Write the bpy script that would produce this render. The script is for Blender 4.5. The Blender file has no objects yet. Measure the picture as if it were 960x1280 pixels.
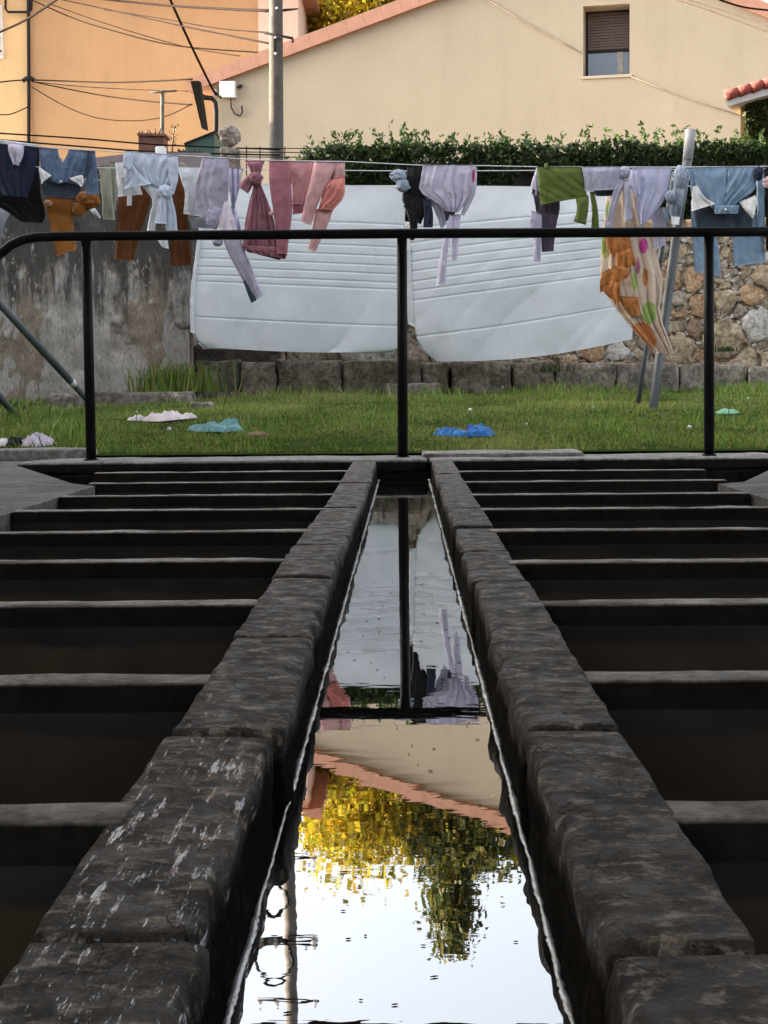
import bpy, math, random
import numpy as np
from mathutils import Vector, Matrix, noise as mnoise

random.seed(7)
RNG = np.random.default_rng(11)
SC = bpy.context.scene
COL = SC.collection
PI = math.pi

# ---------------------------------------------------------------- camera
F = 1950.0                       # focal length in pixels of the 960 px wide photograph
CAMZ = 0.33
ROLL = math.radians(-0.5)
_v = Matrix.Rotation(ROLL, 3, 'Z') @ Vector((26.0, 156.0, -F))
_th = math.atan2(F, _v.y)
_yaw = math.atan2(_v.x, math.hypot(_v.y, F))
RC = Matrix.Rotation(_yaw, 3, 'Z') @ Matrix.Rotation(_th, 3, 'X') @ Matrix.Rotation(ROLL, 3, 'Z')
cam_d = bpy.data.cameras.new("camera")
cam = bpy.data.objects.new("camera", cam_d)
COL.objects.link(cam)
cam.matrix_world = Matrix.Translation((0, 0, CAMZ)) @ RC.to_4x4()
cam_d.sensor_fit = 'HORIZONTAL'
cam_d.sensor_width = 36.0
cam_d.lens = F / 960.0 * 36.0
cam_d.clip_start = 0.02
cam_d.clip_end = 2000
SC.camera = cam

# ---------------------------------------------------------------- sky, sun, exposure
SUN_DIR = Vector((-0.90, 0.20, 0.225)).normalized()     # towards the sun: low, from the left and behind the house
sun_el = math.asin(SUN_DIR.z)
sun_az = math.atan2(SUN_DIR.x, SUN_DIR.y)
world = bpy.data.worlds.new("World")
SC.world = world
world.use_nodes = True
wn = world.node_tree
bg = wn.nodes["Background"]
sky = wn.nodes.new("ShaderNodeTexSky")
sky.sky_type = 'NISHITA'
sky.sun_disc = False
sky.sun_elevation = sun_el
sky.sun_rotation = sun_az
sky.air_density = 0.7
sky.dust_density = 6.0
sky.ozone_density = 0.0
veil = wn.nodes.new("ShaderNodeHueSaturation")          # a thin even veil of high cloud takes the blue out of the sky
veil.inputs['Saturation'].default_value = 0.45
veil.inputs['Value'].default_value = 1.08
wn.links.new(sky.outputs[0], veil.inputs['Color'])
wn.links.new(veil.outputs[0], bg.inputs[0])
bg.inputs[1].default_value = 0.15
sun_d = bpy.data.lights.new("sun", 'SUN')
sun_d.energy = 3.6
sun_d.angle = math.radians(0.5)
sun_d.color = (1.0, 0.86, 0.62)
sun = bpy.data.objects.new("sun", sun_d)
COL.objects.link(sun)
sun.rotation_euler = SUN_DIR.to_track_quat('Z', 'Y').to_euler()
sun.location = (-20, 10, 12)
SC.view_settings.view_transform = 'Standard'
SC.view_settings.look = 'None'
SC.view_settings.exposure = 2.7
SC.view_settings.gamma = 1.0
SC.cycles.use_denoising = True
SC.cycles.max_bounces = 8
SC.cycles.diffuse_bounces = 4

# ---------------------------------------------------------------- pixel <-> place helpers
CAMP = Vector((0, 0, CAMZ))
def ray(px, py):
    return RC @ Vector((px - 480.0, 640.0 - py, -F))
def P(px, py, Y):
    d = ray(px, py)
    return CAMP + d * (Y / d.y)
def PZ(px, py, z):
    d = ray(px, py)
    return CAMP + d * ((z - CAMZ) / d.z)
def PPL(px, py, p0, n):
    d = ray(px, py)
    return CAMP + d * ((Vector(p0) - CAMP).dot(n) / d.dot(n))
def nz(x, y=0.0, z=0.0):
    return mnoise.noise(Vector((x, y, z)))
def fbm(x, y=0.0, z=0.0, o=3):
    s, a = 0.0, 1.0
    for _ in range(o):
        s += a * mnoise.noise(Vector((x, y, z)))
        x, y, z, a = x * 2.03 + 7.1, y * 2.03 + 3.3, z * 2.03 + 1.7, a * 0.5
    return s
def sstep(a, b, x):
    t = min(1.0, max(0.0, (x - a) / (b - a)))
    return t * t * (3 - 2 * t)

# ---------------------------------------------------------------- object helpers
def thing(name, label, cat, loc=(0, 0, 0), group=None):
    o = bpy.data.objects.new(name, None)
    o.empty_display_size = 0.1
    COL.objects.link(o)
    o.location = loc
    o["label"] = label
    o["category"] = cat
    if group:
        o["group"] = group
    return o
def mesh_obj(name, verts, faces, mat, parent=None, smooth=True, col=None, root=None):
    """verts are world points; the object sits at its top-level thing's base"""
    off = Vector((0, 0, 0))
    r = parent
    while r is not None:
        off += r.location
        r = r.parent
    if root is not None:
        off = Vector(root)
    V = np.asarray([tuple(v) for v in verts], dtype=np.float32) if not isinstance(verts, np.ndarray) else verts.astype(np.float32)
    V = V - np.array(off, dtype=np.float32)
    me = bpy.data.meshes.new(name)
    if isinstance(faces, np.ndarray):
        n, k = faces.shape
        me.vertices.add(len(V)); me.vertices.foreach_set('co', V.ravel())
        me.loops.add(n * k); me.loops.foreach_set('vertex_index', faces.ravel().astype(np.int32))
        me.polygons.add(n); me.polygons.foreach_set('loop_start', np.arange(0, n * k, k, dtype=np.int32))
        me.update(calc_edges=True); me.validate()
    else:
        me.from_pydata(V.tolist(), [], faces)
        me.update()
    if smooth:
        me.polygons.foreach_set('use_smooth', [True] * len(me.polygons))
    if col is not None:
        a = me.color_attributes.new('Col', 'FLOAT_COLOR', 'POINT')
        c = np.asarray(col, dtype=np.float32)
        if c.shape[1] == 3:
            c = np.concatenate([c, np.ones((len(c), 1), np.float32)], 1)
        a.data.foreach_set('color', c.ravel())
    if mat is not None:
        me.materials.append(mat)
    o = bpy.data.objects.new(name, me)
    COL.objects.link(o)
    if parent is not None:
        o.parent = parent
    if root is not None:
        o.location = root
    return o
def tag(o, label=None, cat=None, group=None, kind=None):
    if label: o["label"] = label
    if cat: o["category"] = cat
    if group: o["group"] = group
    if kind: o["kind"] = kind
    return o

class MB:
    def __init__(s):
        s.v, s.f = [], []
    def add(s, v, f):
        b = len(s.v)
        s.v += [tuple(p) for p in v]
        s.f += [tuple(i + b for i in q) for q in f]
        return s
    def box(s, lo, hi):
        x0, y0, z0 = lo; x1, y1, z1 = hi
        return s.add([(x0, y0, z0), (x1, y0, z0), (x1, y1, z0), (x0, y1, z0), (x0, y0, z1), (x1, y0, z1), (x1, y1, z1), (x0, y1, z1)],
                     [(0, 3, 2, 1), (4, 5, 6, 7), (0, 1, 5, 4), (1, 2, 6, 5), (2, 3, 7, 6), (3, 0, 4, 7)])
    def prism(s, pts, d):
        """polygon of world points extruded by the vector d"""
        n = len(pts)
        d = Vector(d)
        a = [Vector(p) for p in pts]
        s.add(a + [p + d for p in a], [tuple(range(n))[::-1], tuple(range(n, 2 * n))] + [(i, (i + 1) % n, n + (i + 1) % n, n + i) for i in range(n)])
        return s
    def tube(s, pts, r, n=8, cap=True):
        v, f = tube(pts, r, n, cap)
        return s.add(v, f)
    def obj(s, name, mat, parent=None, smooth=False, root=None, col=None):
        return mesh_obj(name, s.v, s.f, mat, parent, smooth, col, root)

def tube(pts, r, n=8, cap=True):
    pts = [Vector(p) for p in pts]
    m = len(pts)
    rs = r if isinstance(r, (list, tuple)) else [r] * m
    V, Fc = [], []
    up = None
    for i in range(m):
        t = (pts[min(i + 1, m - 1)] - pts[max(i - 1, 0)]).normalized()
        if up is None:
            up = Vector((0, 0, 1)) if abs(t.z) < 0.9 else Vector((0, 1, 0))
        a = t.cross(up)
        if a.length < 1e-4:
            a = t.cross(Vector((1, 0, 0)))
        a.normalize()
        b = a.cross(t).normalized()
        up = b
        for k in range(n):
            q = 2 * PI * k / n
            V.append(pts[i] + a * (rs[i] * math.cos(q)) + b * (rs[i] * math.sin(q)))
    for i in range(m - 1):
        for k in range(n):
            Fc.append((i * n + k, i * n + (k + 1) % n, (i + 1) * n + (k + 1) % n, (i + 1) * n + k))
    if cap:
        Fc.append(tuple(range(n))[::-1])
        Fc.append(tuple(range((m - 1) * n, m * n)))
    return V, Fc

def worn_box(lo, hi, res, r, amp, seed, ns=6.0, warp=None):
    """a box with rounded, worn edges and an uneven skin"""
    nx, ny, nzz = res
    def ts(n, L):
        if n < 3: return [i / n for i in range(n + 1)]
        e = min(0.3, r / L)
        t = [0.0, e * 0.45] + [e + (1 - 2 * e) * i / (n - 4) if n > 4 else 0.5 for i in range(n - 3)] + [1 - e * 0.45, 1.0]
        return t
    L = [hi[i] - lo[i] for i in range(3)]
    T = [ts(nx, L[0]), ts(ny, L[1]), ts(nzz, L[2])]
    N = [len(T[0]) - 1, len(T[1]) - 1, len(T[2]) - 1]
    idx, V, Fc = {}, [], []
    rr = min(r, min(L) * 0.45)
    def vid(i, j, k):
        key = (i, j, k)
        if key in idx: return idx[key]
        p = Vector((lo[0] + T[0][i] * L[0], lo[1] + T[1][j] * L[1], lo[2] + T[2][k] * L[2]))
        q = Vector([min(max(p[a], lo[a] + rr), hi[a] - rr) for a in range(3)])
        d = p - q
        nrm = d.normalized() if d.length > 1e-9 else Vector((0, 0, 1))
        p = q + nrm * min(rr, d.length) if d.length > rr else p
        edge = sum(1 for a in range(3) if abs(p[a] - q[a]) > 1e-6)
        g = amp * (1.0 + 0.9 * (edge - 1))
        x, y, z = p.x * ns + seed * 13.7, p.y * ns + seed * 5.1, p.z * ns
        p = p + nrm * (g * (fbm(x, y, z, 3) - 0.15)) + Vector((nz(y, x, z + 9), nz(z, y + 4, x), 0.3 * nz(x + 3, z, y))) * amp * 0.5
        if edge > 1:
            c = fbm(p.x * ns * 3 + seed, p.y * ns * 3, p.z * ns * 3, 2)
            if c > 0.25: p = p - nrm * amp * 3.0 * (c - 0.25)
        if warp: p = warp(p)
        idx[key] = len(V)
        V.append(p)
        return idx[key]
    a, b, c = N
    for i in range(a):
        for j in range(b):
            Fc.append((vid(i, j, 0), vid(i, j + 1, 0), vid(i + 1, j + 1, 0), vid(i + 1, j, 0)))
            Fc.append((vid(i, j, c), vid(i + 1, j, c), vid(i + 1, j + 1, c), vid(i, j + 1, c)))
    for i in range(a):
        for k in range(c):
            Fc.append((vid(i, 0, k), vid(i + 1, 0, k), vid(i + 1, 0, k + 1), vid(i, 0, k + 1)))
            Fc.append((vid(i, b, k), vid(i, b, k + 1), vid(i + 1, b, k + 1), vid(i + 1, b, k)))
    for j in range(b):
        for k in range(c):
            Fc.append((vid(0, j, k), vid(0, j, k + 1), vid(0, j + 1, k + 1), vid(0, j + 1, k)))
            Fc.append((vid(a, j, k), vid(a, j + 1, k), vid(a, j + 1, k + 1), vid(a, j, k + 1)))
    return V, Fc

# ---------------------------------------------------------------- materials
class NT:
    def __init__(s, name):
        s.m = bpy.data.materials.new(name)
        s.m.use_nodes = True
        s.t = s.m.node_tree
        s.b = s.t.nodes["Principled BSDF"]
        s.tc = s.t.nodes.new("ShaderNodeTexCoord")
    def n(s, ty, **kw):
        o = s.t.nodes.new(ty)
        for k, v in kw.items(): setattr(o, k, v)
        return o
    def l(s, a, b):
        s.t.links.new(a, b)
    def coord(s, scale=(1, 1, 1), rot=(0, 0, 0), loc=(0, 0, 0)):
        mp = s.n("ShaderNodeMapping")
        mp.inputs['Scale'].default_value = scale
        mp.inputs['Rotation'].default_value = rot
        mp.inputs['Location'].default_value = loc
        s.l(s.tc.outputs['Object'], mp.inputs[0])
        return mp.outputs[0]
    def noise(s, scale, detail=5, rough=0.55, vec=None, dist=0.0):
        o = s.n("ShaderNodeTexNoise")
        o.inputs['Scale'].default_value = scale
        o.inputs['Detail'].default_value = detail
        o.inputs['Roughness'].default_value = rough
        o.inputs['Distortion'].default_value = dist
        s.l(vec if vec is not None else s.tc.outputs['Object'], o.inputs['Vector'])
        return o.outputs['Fac']
    def ramp(s, fac, stops):
        r = s.n("ShaderNodeValToRGB")
        e = r.color_ramp.elements
        while len(e) < len(stops): e.new(0.5)
        for q, (p, c) in zip(e, stops):
            q.position = p
            q.color = (*c, 1) if not isinstance(c, (int, float)) else (c, c, c, 1)
        s.l(fac, r.inputs[0])
        return r.outputs[0]
    def mix(s, fac, a, b, mode='MIX'):
        m = s.n("ShaderNodeMix", data_type='RGBA', blend_type=mode)
        for sock, v in ((m.inputs[0], fac), (m.inputs[6], a), (m.inputs[7], b)):
            if isinstance(v, (int, float)): sock.default_value = v
            elif isinstance(v, tuple): sock.default_value = (*v, 1)
            else: s.l(v, sock)
        return m.outputs[2]
    def math(s, op, a, b=0.0, clamp=False):
        m = s.n("ShaderNodeMath", operation=op, use_clamp=clamp)
        for sock, v in ((m.inputs[0], a), (m.inputs[1], b)):
            if isinstance(v, (int, float)): sock.default_value = v
            else: s.l(v, sock)
        return m.outputs[0]
    def bump(s, h, strength=0.3, dist=0.01, prev=None):
        b = s.n("ShaderNodeBump")
        b.inputs['Strength'].default_value = strength
        b.inputs['Distance'].default_value = dist
        s.l(h, b.inputs['Height'])
        if prev is not None: s.l(prev, b.inputs['Normal'])
        return b.outputs[0]
    def out(s, color=None, rough=None, normal=None, **kw):
        for sock, v in (('Base Color', color), ('Roughness', rough), ('Normal', normal)):
            if v is None: continue
            if isinstance(v, tuple): s.b.inputs[sock].default_value = (*v, 1)
            elif isinstance(v, (int, float)): s.b.inputs[sock].default_value = v
            else: s.l(v, s.b.inputs[sock])
        for k, v in kw.items():
            s.b.inputs[k.replace('_', ' ')].default_value = v
        return s.m

def m_plain(name, c, var=0.15, scale=4.0, rough=0.8, bump=0.15, bscale=60, bdist=0.004, **kw):
    t = NT(name)
    f = t.noise(scale, 6, 0.6)
    lo = tuple(x * (1 - var) for x in c); hi = tuple(min(1, x * (1 + var)) for x in c)
    colr = t.ramp(f, [(0.3, lo), (0.7, hi)])
    nrm = t.bump(t.noise(bscale, 4), bump, bdist) if bump else None
    return t.out(colr, rough, nrm, **kw)
def m_stone(name, dark, mid, light, scale=3.0, rough=(0.55, 0.9), lichen=None, moss=None, bump=0.6, bdist=0.01, spec=0.4, fine=30, stretch=(1, 1, 1), side_shade=None):
    t = NT(name)
    v = t.coord(stretch)
    a = t.noise(scale, 8, 0.62, v)
    c = t.ramp(a, [(0.28, dark), (0.5, mid), (0.74, light)])
    b = t.noise(fine, 5, 0.7, v)
    c = t.mix(0.8, c, t.ramp(b, [(0.32, 0.12), (0.68, 0.9)]), 'OVERLAY')
    fl = t.noise(fine * 0.42, 7, 0.75, t.coord(stretch, loc=(8, 3, 1)), 0.6)
    c = t.mix(t.ramp(fl, [(0.54, 0.0), (0.60, 0.55)]), c, light)
    c = t.mix(t.ramp(fl, [(0.38, 0.7), (0.45, 0.0)]), c, dark)
    if lichen:
        q = t.noise(scale * 3.1, 6, 0.7, t.coord(stretch, loc=(4, 2, 9)))
        c = t.mix(t.ramp(q, [(0.6, 0.0), (0.66, 0.8)]), c, lichen)
    if moss:
        q = t.noise(scale * 1.3, 7, 0.7, t.coord(stretch, loc=(1, 7, 3)))
        c = t.mix(t.ramp(q, [(0.52, 0.0), (0.68, 0.75)]), c, moss)
    if side_shade:
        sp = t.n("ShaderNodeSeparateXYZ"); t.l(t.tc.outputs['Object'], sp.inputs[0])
        hz = t.math('ADD', sp.outputs[2], t.math('MULTIPLY', t.math('SUBTRACT', t.noise(side_shade[3], 6, 0.7), 0.5), side_shade[4]))
        k = t.math('DIVIDE', t.math('SUBTRACT', hz, side_shade[0]), side_shade[1] - side_shade[0], True)
        c = t.mix(t.ramp(k, [(0.0, 0.0), (1.0, 0.96)]), c, side_shade[2])  # sides below the top edge go near black, shade put into the colour
    r = t.ramp(t.noise(scale * 1.7, 5, 0.6, v), [(0.35, rough[0]), (0.65, rough[1])])
    nrm = t.bump(a, bump * 0.7, bdist * 2)
    nrm = t.bump(fl, bump, bdist * 1.3, nrm)
    nrm = t.bump(b, bump, bdist * .6, nrm)
    m = t.out(c, r, nrm, Specular_IOR_Level=spec)
    if side_shade:
        t.l(t.ramp(k, [(0.0, spec), (1.0, 0.04)]), t.b.inputs['Specular IOR Level'])
        t.l(t.mix(k, r, (0.9, 0.9, 0.9)), t.b.inputs['Roughness'])
    return m
def m_cloth(name, c, var=0.10, rough=0.92, stripes=None, attr=False, wr=0.5, blotch=None, trans=0.0):
    t = NT(name)
    f = t.noise(9.0, 5, 0.6)
    if attr:
        at = t.n("ShaderNodeAttribute", attribute_name='Col')
        base = t.mix(1.0, at.outputs['Color'], t.ramp(f, [(0.3, 1 - var), (0.7, 1 + 0.0)]), 'MULTIPLY')
    else:
        base = t.ramp(f, [(0.3, tuple(x * (1 - var) for x in c)), (0.7, tuple(min(1, x * (1 + var)) for x in c))])
    if stripes:
        w = t.n("ShaderNodeTexWave", wave_type='BANDS', bands_direction=stripes[2])
        w.inputs['Scale'].default_value = stripes[0]
        w.inputs['Distortion'].default_value = 0.6
        t.l(t.tc.outputs['Object'], w.inputs['Vector'])
        base = t.mix(t.ramp(w.outputs['Fac'], [(0.6, 0.0), (0.75, 0.85)]), base, stripes[1])
    if blotch:
        q = t.noise(14, 5, 0.7, t.coord(loc=(3, 1, 2)))
        base = t.mix(t.ramp(q, [(0.5, 0.0), (0.62, 0.7)]), base, blotch)
    w1 = t.noise(16, 3, 0.5, t.coord((1.3, 1, 0.7)), 0.8)
    weave = t.noise(420, 2)
    nrm = t.bump(w1, wr, 0.02)
    nrm = t.bump(weave, 0.25, 0.001, nrm)
    return t.out(base, rough, nrm, Specular_IOR_Level=0.2, Sheen_Weight=0.15, Sheen_Roughness=0.5)
def m_leaf(name, rough=0.55, trans=0.35):
    t = NT(name)
    at = t.n("ShaderNodeAttribute", attribute_name='Col')
    t.out(at.outputs['Color'], rough, None, Specular_IOR_Level=0.3)
    tr = t.n("ShaderNodeBsdfTranslucent")
    t.l(at.outputs['Color'], tr.inputs[0])
    mx = t.n("ShaderNodeMixShader")
    mx.inputs[0].default_value = trans
    t.l(t.b.outputs[0], mx.inputs[1]); t.l(tr.outputs[0], mx.inputs[2])
    t.l(mx.outputs[0], t.t.nodes["Material Output"].inputs[0])
    return t.m
# ================================================================ THE SETTING
LZT = [(7.4, 0.012), (7.75, 0.02), (10.4, 0.185), (13.1, 0.285), (14.2, 0.31)]
def LZ(x, y):
    z = LZT[-1][1]
    for (a, za), (b, zb) in zip(LZT, LZT[1:]):
        if y <= b:
            z = za + (zb - za) * max(0.0, y - a) / (b - a)
            break
    z -= 0.05 * sstep(1.0, 2.2, -x) * sstep(8.6, 11, y)
    return z + 0.016 * nz(x * 1.1, y * 1.1, 5) * sstep(7.7, 8.4, y) + 0.008 * nz(x * 4, y * 4, 2) * sstep(7.7, 8.2, y)
def on_lawn(px, py):
    a, b = 7.5, 14.0
    for _ in range(40):
        m = (a + b) / 2
        q = P(px, py, m)
        if q.z > LZ(q.x, m): a = m
        else: b = m
    return P(px, py, a)

M_soil = m_plain("bare_soil", (0.10, 0.075, 0.05), 0.35, 3, 0.95, 0.6, 30, 0.02)
M_lawn = m_plain("lawn_soil", (0.032, 0.05, 0.014), 0.45, 5, 1.0, 0.6, 40, 0.02, Specular_IOR_Level=0.0)
M_conc = m_stone("floor_concrete", (0.055, 0.050, 0.043), (0.105, 0.096, 0.083), (0.16, 0.147, 0.128), 3.0, (0.6, 0.95), bump=0.35, bdist=0.004, fine=45)
def m_coping():
    t = NT("wet_dark_granite")
    a = t.noise(11, 9, 0.65)
    c = t.ramp(a, [(0.30, (0.018, 0.013, 0.009)), (0.50, (0.076, 0.058, 0.040)), (0.70, (0.155, 0.123, 0.088))])
    fl = t.noise(38, 9, 0.72, t.coord((0.9, 1.1, 1), loc=(8, 3, 1)), 0.15)
    c = t.mix(t.ramp(fl, [(0.52, 0.0), (0.58, 0.85)]), c, (0.25, 0.20, 0.145))
    c = t.mix(t.ramp(fl, [(0.40, 0.85), (0.46, 0.0)]), c, (0.014, 0.011, 0.008))
    gr = t.noise(230, 5, 0.7)
    c = t.mix(0.75, c, t.ramp(gr, [(0.35, 0.15), (0.65, 0.85)]), 'OVERLAY')
    mo = t.noise(17, 7, 0.7, t.coord(loc=(1, 7, 3)))
    c = t.mix(t.ramp(mo, [(0.54, 0.0), (0.66, 0.7)]), c, (0.06, 0.040, 0.018))
    cr = t.n("ShaderNodeTexVoronoi", feature='DISTANCE_TO_EDGE'); cr.inputs['Scale'].default_value = 12
    wv = t.mix(0.12, t.tc.outputs['Object'], t.n("ShaderNodeTexNoise").outputs['Color']); t.l(wv, cr.inputs['Vector'])
    crk = t.ramp(cr.outputs['Distance'], [(0.0, 1.0), (0.022, 0.0)])
    crk = t.math('MULTIPLY', crk, t.ramp(t.noise(7, 3), [(0.5, 0.0), (0.6, 1.0)]))
    c = t.mix(crk, c, (0.010, 0.008, 0.006))
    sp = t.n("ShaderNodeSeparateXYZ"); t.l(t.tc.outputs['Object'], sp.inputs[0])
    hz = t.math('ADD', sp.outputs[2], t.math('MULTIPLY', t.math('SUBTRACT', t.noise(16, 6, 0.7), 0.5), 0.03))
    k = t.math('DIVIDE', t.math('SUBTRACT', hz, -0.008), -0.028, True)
    c = t.mix(t.math('MULTIPLY', k, 0.95), c, (0.014, 0.011, 0.007))  # channel sides below the lip darkened in the colour to stand for shade
    # the left side near the camera is still wet from washing
    wet = t.math('ADD', t.math('MULTIPLY', t.math('ADD', sp.outputs[1], 1.45), -1.0), t.math('MULTIPLY', t.math('ADD', sp.outputs[0], 0.12), -4.0))
    wet = t.math('ADD', wet, t.math('MULTIPLY', t.noise(14, 6, 0.7, t.coord((1.4, .6, 1))), 1.2))
    wetm = t.ramp(wet, [(0.66, 0.0), (0.90, 1.0)])
    r = t.ramp(t.noise(24, 6, 0.6), [(0.38, 0.42), (0.62, 0.85)])
    r = t.mix(k, r, (0.9, 0.9, 0.9))
    nrm = t.bump(a, 0.4, 0.006)
    nrm = t.bump(t.ramp(fl, [(0.42, 0.0), (0.58, 1.0)]), 1.0, 0.0035, nrm)
    nrm = t.bump(t.math('SUBTRACT', 1.0, crk), 1.0, 0.004, nrm)
    nrm = t.bump(gr, 0.5, 0.001, nrm)
    m = t.out(c, r, nrm, Coat_Roughness=0.05, Coat_IOR=1.6)
    wetp = t.math('MULTIPLY', t.math('MULTIPLY', wetm, t.math('SUBTRACT', 1.0, k)), t.ramp(t.noise(60, 6, 0.75, t.coord((1.9, .20, 1), loc=(2, 2, 2))), [(0.55, 0.0), (0.61, 0.75)]))
    t.l(wetp, t.b.inputs['Coat Weight'])
    film = t.bump(t.noise(46, 4, 0.6, t.coord((2.0, 0.22, 1))), 0.7, 0.004)
    film = t.bump(t.noise(170, 3, 0.6, t.coord((1.6, 0.30, 1))), 0.5, 0.0009, film)
    t.l(film, t.b.inputs['Coat Normal'])
    t.l(t.ramp(k, [(0.0, 0.5), (1.0, 0.04)]), t.b.inputs['Specular IOR Level'])
    return m
M_wet = m_coping()
M_div = m_stone("basin_granite", (0.10, 0.082, 0.062), (0.21, 0.178, 0.138), (0.31, 0.27, 0.215), 6.0, (0.30, 0.6), bump=0.6, bdist=0.004, fine=60, side_shade=(-0.002, -0.0055, (0.011, 0.009, 0.007), 22, 0.003))  # pale tops and near-black sides: light and shade painted in
M_ledge = m_stone("lichened_granite", (0.075, 0.060, 0.048), (0.20, 0.165, 0.135), (0.37, 0.32, 0.265), 5.0, (0.8, 0.95), lichen=(0.33, 0.33, 0.25), moss=(0.06, 0.065, 0.03), bump=0.9, bdist=0.012, fine=26)

# ground: one sheet to the horizon, stepping up to the terrace behind the rubble wall
xs = [-400, -120, -40, -14, -8, -5, 0, 5, 8, 14, 40, 120, 400]
prof = [(-400, -0.7), (-60, -0.7), (-8, -0.7), (7.38, -0.7), (7.5, -0.03), (10.4, 0.12), (13.1, 0.2), (13.4, 0.2), (13.75, 1.45), (20, 1.5), (60, 1.6), (150, 2.0), (420, 2.0)]
gv = [(x, y, z) for y, z in prof for x in xs]
gf = [(j * len(xs) + i, j * len(xs) + i + 1, (j + 1) * len(xs) + i + 1, (j + 1) * len(xs) + i) for j in range(len(prof) - 1) for i in range(len(xs) - 1)]
tag(mesh_obj("ground", gv, gf, M_soil, smooth=False), kind="structure")
n1, n2 = 110, 70
lv, lf = [], []
for j in range(n2 + 1):
    for i in range(n1 + 1):
        x = -6.5 + 13 * i / n1; y = 7.5 + 6.1 * j / n2
        lv.append((x, y, LZ(x, y)))
for j in range(n2):
    for i in range(n1):
        a = j * (n1 + 1) + i
        lf.append((a, a + 1, a + n1 + 2, a + n1 + 1))
tag(mesh_obj("lawn", lv, lf, M_lawn), kind="structure")

# ---------------------------------------------------------------- wash house floor, landing slab, lawn kerbs
def slab_obj(name, poly, z0, z1, mat, kind="structure"):
    o = MB().prism([(x, y, z0) for x, y in poly], (0, 0, z1 - z0)).obj(name, mat)
    return tag(o, kind=kind)
slab_obj("floor", [(-6, -3.2), (-1.09, -3.2), (-1.09, 5.45), (-1.2, 5.6), (-1.76, 7.02), (-1.76, 7.44), (-6, 7.44)], -0.55, -0.006, M_conc)
slab_obj("floor", [(6, -3.2), (6, 7.44), (1.74, 7.44), (1.74, 7.02), (1.17, 5.4), (1.06, 5.3), (1.06, -3.2)], -0.55, -0.006, M_conc)
slab_obj("floor", [(-1.089, -3.2), (1.059, -3.2), (1.059, -1.6), (-1.089, -1.6)], -0.55, -0.008, M_conc)
M_slab = m_stone("landing_stone", (0.13, 0.122, 0.11), (0.23, 0.215, 0.195), (0.31, 0.29, 0.265), 4.0, (0.7, 0.95), moss=(0.08, 0.08, 0.045), bump=0.6, bdist=0.006, fine=40, side_shade=(-0.001, -0.006, (0.010, 0.009, 0.007), 20, 0.005))  # front face below the edge painted near black as shade
kb = MB()
def kerb(x0, x1, seed):
    v, f = worn_box((x0, 7.44, -0.2), (x1, 7.62, 0.05), (24, 6, 6), 0.02, 0.008, seed, 5)
    tag(mesh_obj("kerb", v, f, M_slab), kind="structure")
kerb(-6, -1.5, 1)
kerb(1.85, 6, 2)

# ---------------------------------------------------------------- the stone washing trough
trough = thing("washing_trough", "long dark stone washing trough with a narrow water channel between rows of basins", "washing trough", (0, 3, 0))
XLO, XLI, XRI, XRO = -0.233, -0.125, 0.112, 0.208
YL = sorted([PZ(*q, 0).y for q in [(60, 1012), (150, 846), (150, 752), (150, 699), (170, 663), (200, 636), (230, 618), (260, 602), (270, 589)]])
YR = sorted([PZ(*q, 0).y for q in [(900, 1008), (850, 842), (850, 750), (800, 699), (800, 660), (750, 634), (750, 616), (750, 600), (740, 587)]])
for Y0 in (YL, YR):
    for k in range(4): Y0.insert(0, Y0[0] - 0.6)
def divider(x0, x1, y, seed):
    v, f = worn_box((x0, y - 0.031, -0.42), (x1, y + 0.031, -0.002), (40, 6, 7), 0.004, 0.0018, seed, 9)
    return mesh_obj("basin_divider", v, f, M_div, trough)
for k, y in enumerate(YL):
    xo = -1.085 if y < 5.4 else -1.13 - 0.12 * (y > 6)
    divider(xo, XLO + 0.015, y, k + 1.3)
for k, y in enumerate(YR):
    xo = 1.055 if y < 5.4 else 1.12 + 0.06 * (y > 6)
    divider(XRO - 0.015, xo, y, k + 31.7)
JL = [PZ(*q, 0).y for q in [(150, 1165), (270, 913), (335, 795), (365, 722), (392, 682)]]
JR = [PZ(*q, 0).y for q in [(840, 1183), (700, 912), (660, 795), (625, 724), (610, 686)]]
def coping(xa, xb, joints, seed, inner):
    J = sorted(joints)
    while J[0] > -1.2: J.insert(0, J[0] - 0.56)
    while J[-1] < 6.4: J.append(J[-1] + 0.52 + 0.1 * random.random())
    J[-1] = 7.02
    for k, (a, b) in enumerate(zip(J, J[1:])):
        near = a < 2.6 and b > 0.4
        g = 0.011 if not near else 0.0075
        dz = random.uniform(-0.005, 0.003); dx = random.uniform(-0.004, 0.004)
        sd = seed + k * 2.31
        def warp(p, inner=inner, sd=sd, xa=xa, xb=xb):
            s = (p.x - xa) / (xb - xa)
            e = 1 - s if inner < 0 else s            # 0 at the inner edge ... 1 at the outer edge
            e = s if inner > 0 else 1 - s
            if p.z > -0.09 and e < 0.22:              # the worn lip over the water
                w = (0.22 - e) / 0.22
                c = fbm(p.y * 9 + sd, p.z * 22, sd, 3)
                p.x += inner * 0.0 + (1 if inner > 0 else -1) * w * (0.0085 * c + 0.002)
                p.z -= w * w * 0.003 * (1 + c)
            if inner > 0 and p.z < -0.03 and e < 0.2:
                p.x -= 0.0
            return p
        v, f = worn_box((xa + dx, a + g, -0.16), (xb + dx, b - g, 0.0 + dz), (20 if near else 10, 60 if near else 18, 13 if near else 7), 0.005, 0.0013 if near else 0.0016, sd, 15, warp)
        mesh_obj("coping_stone", v, f, M_wet, trough)
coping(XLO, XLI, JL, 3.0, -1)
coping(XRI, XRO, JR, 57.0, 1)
mb = MB()
mb.box((XLO + 0.008, -1.59, -0.5), (XLI - 0.010, 7.0, -0.034))
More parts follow.
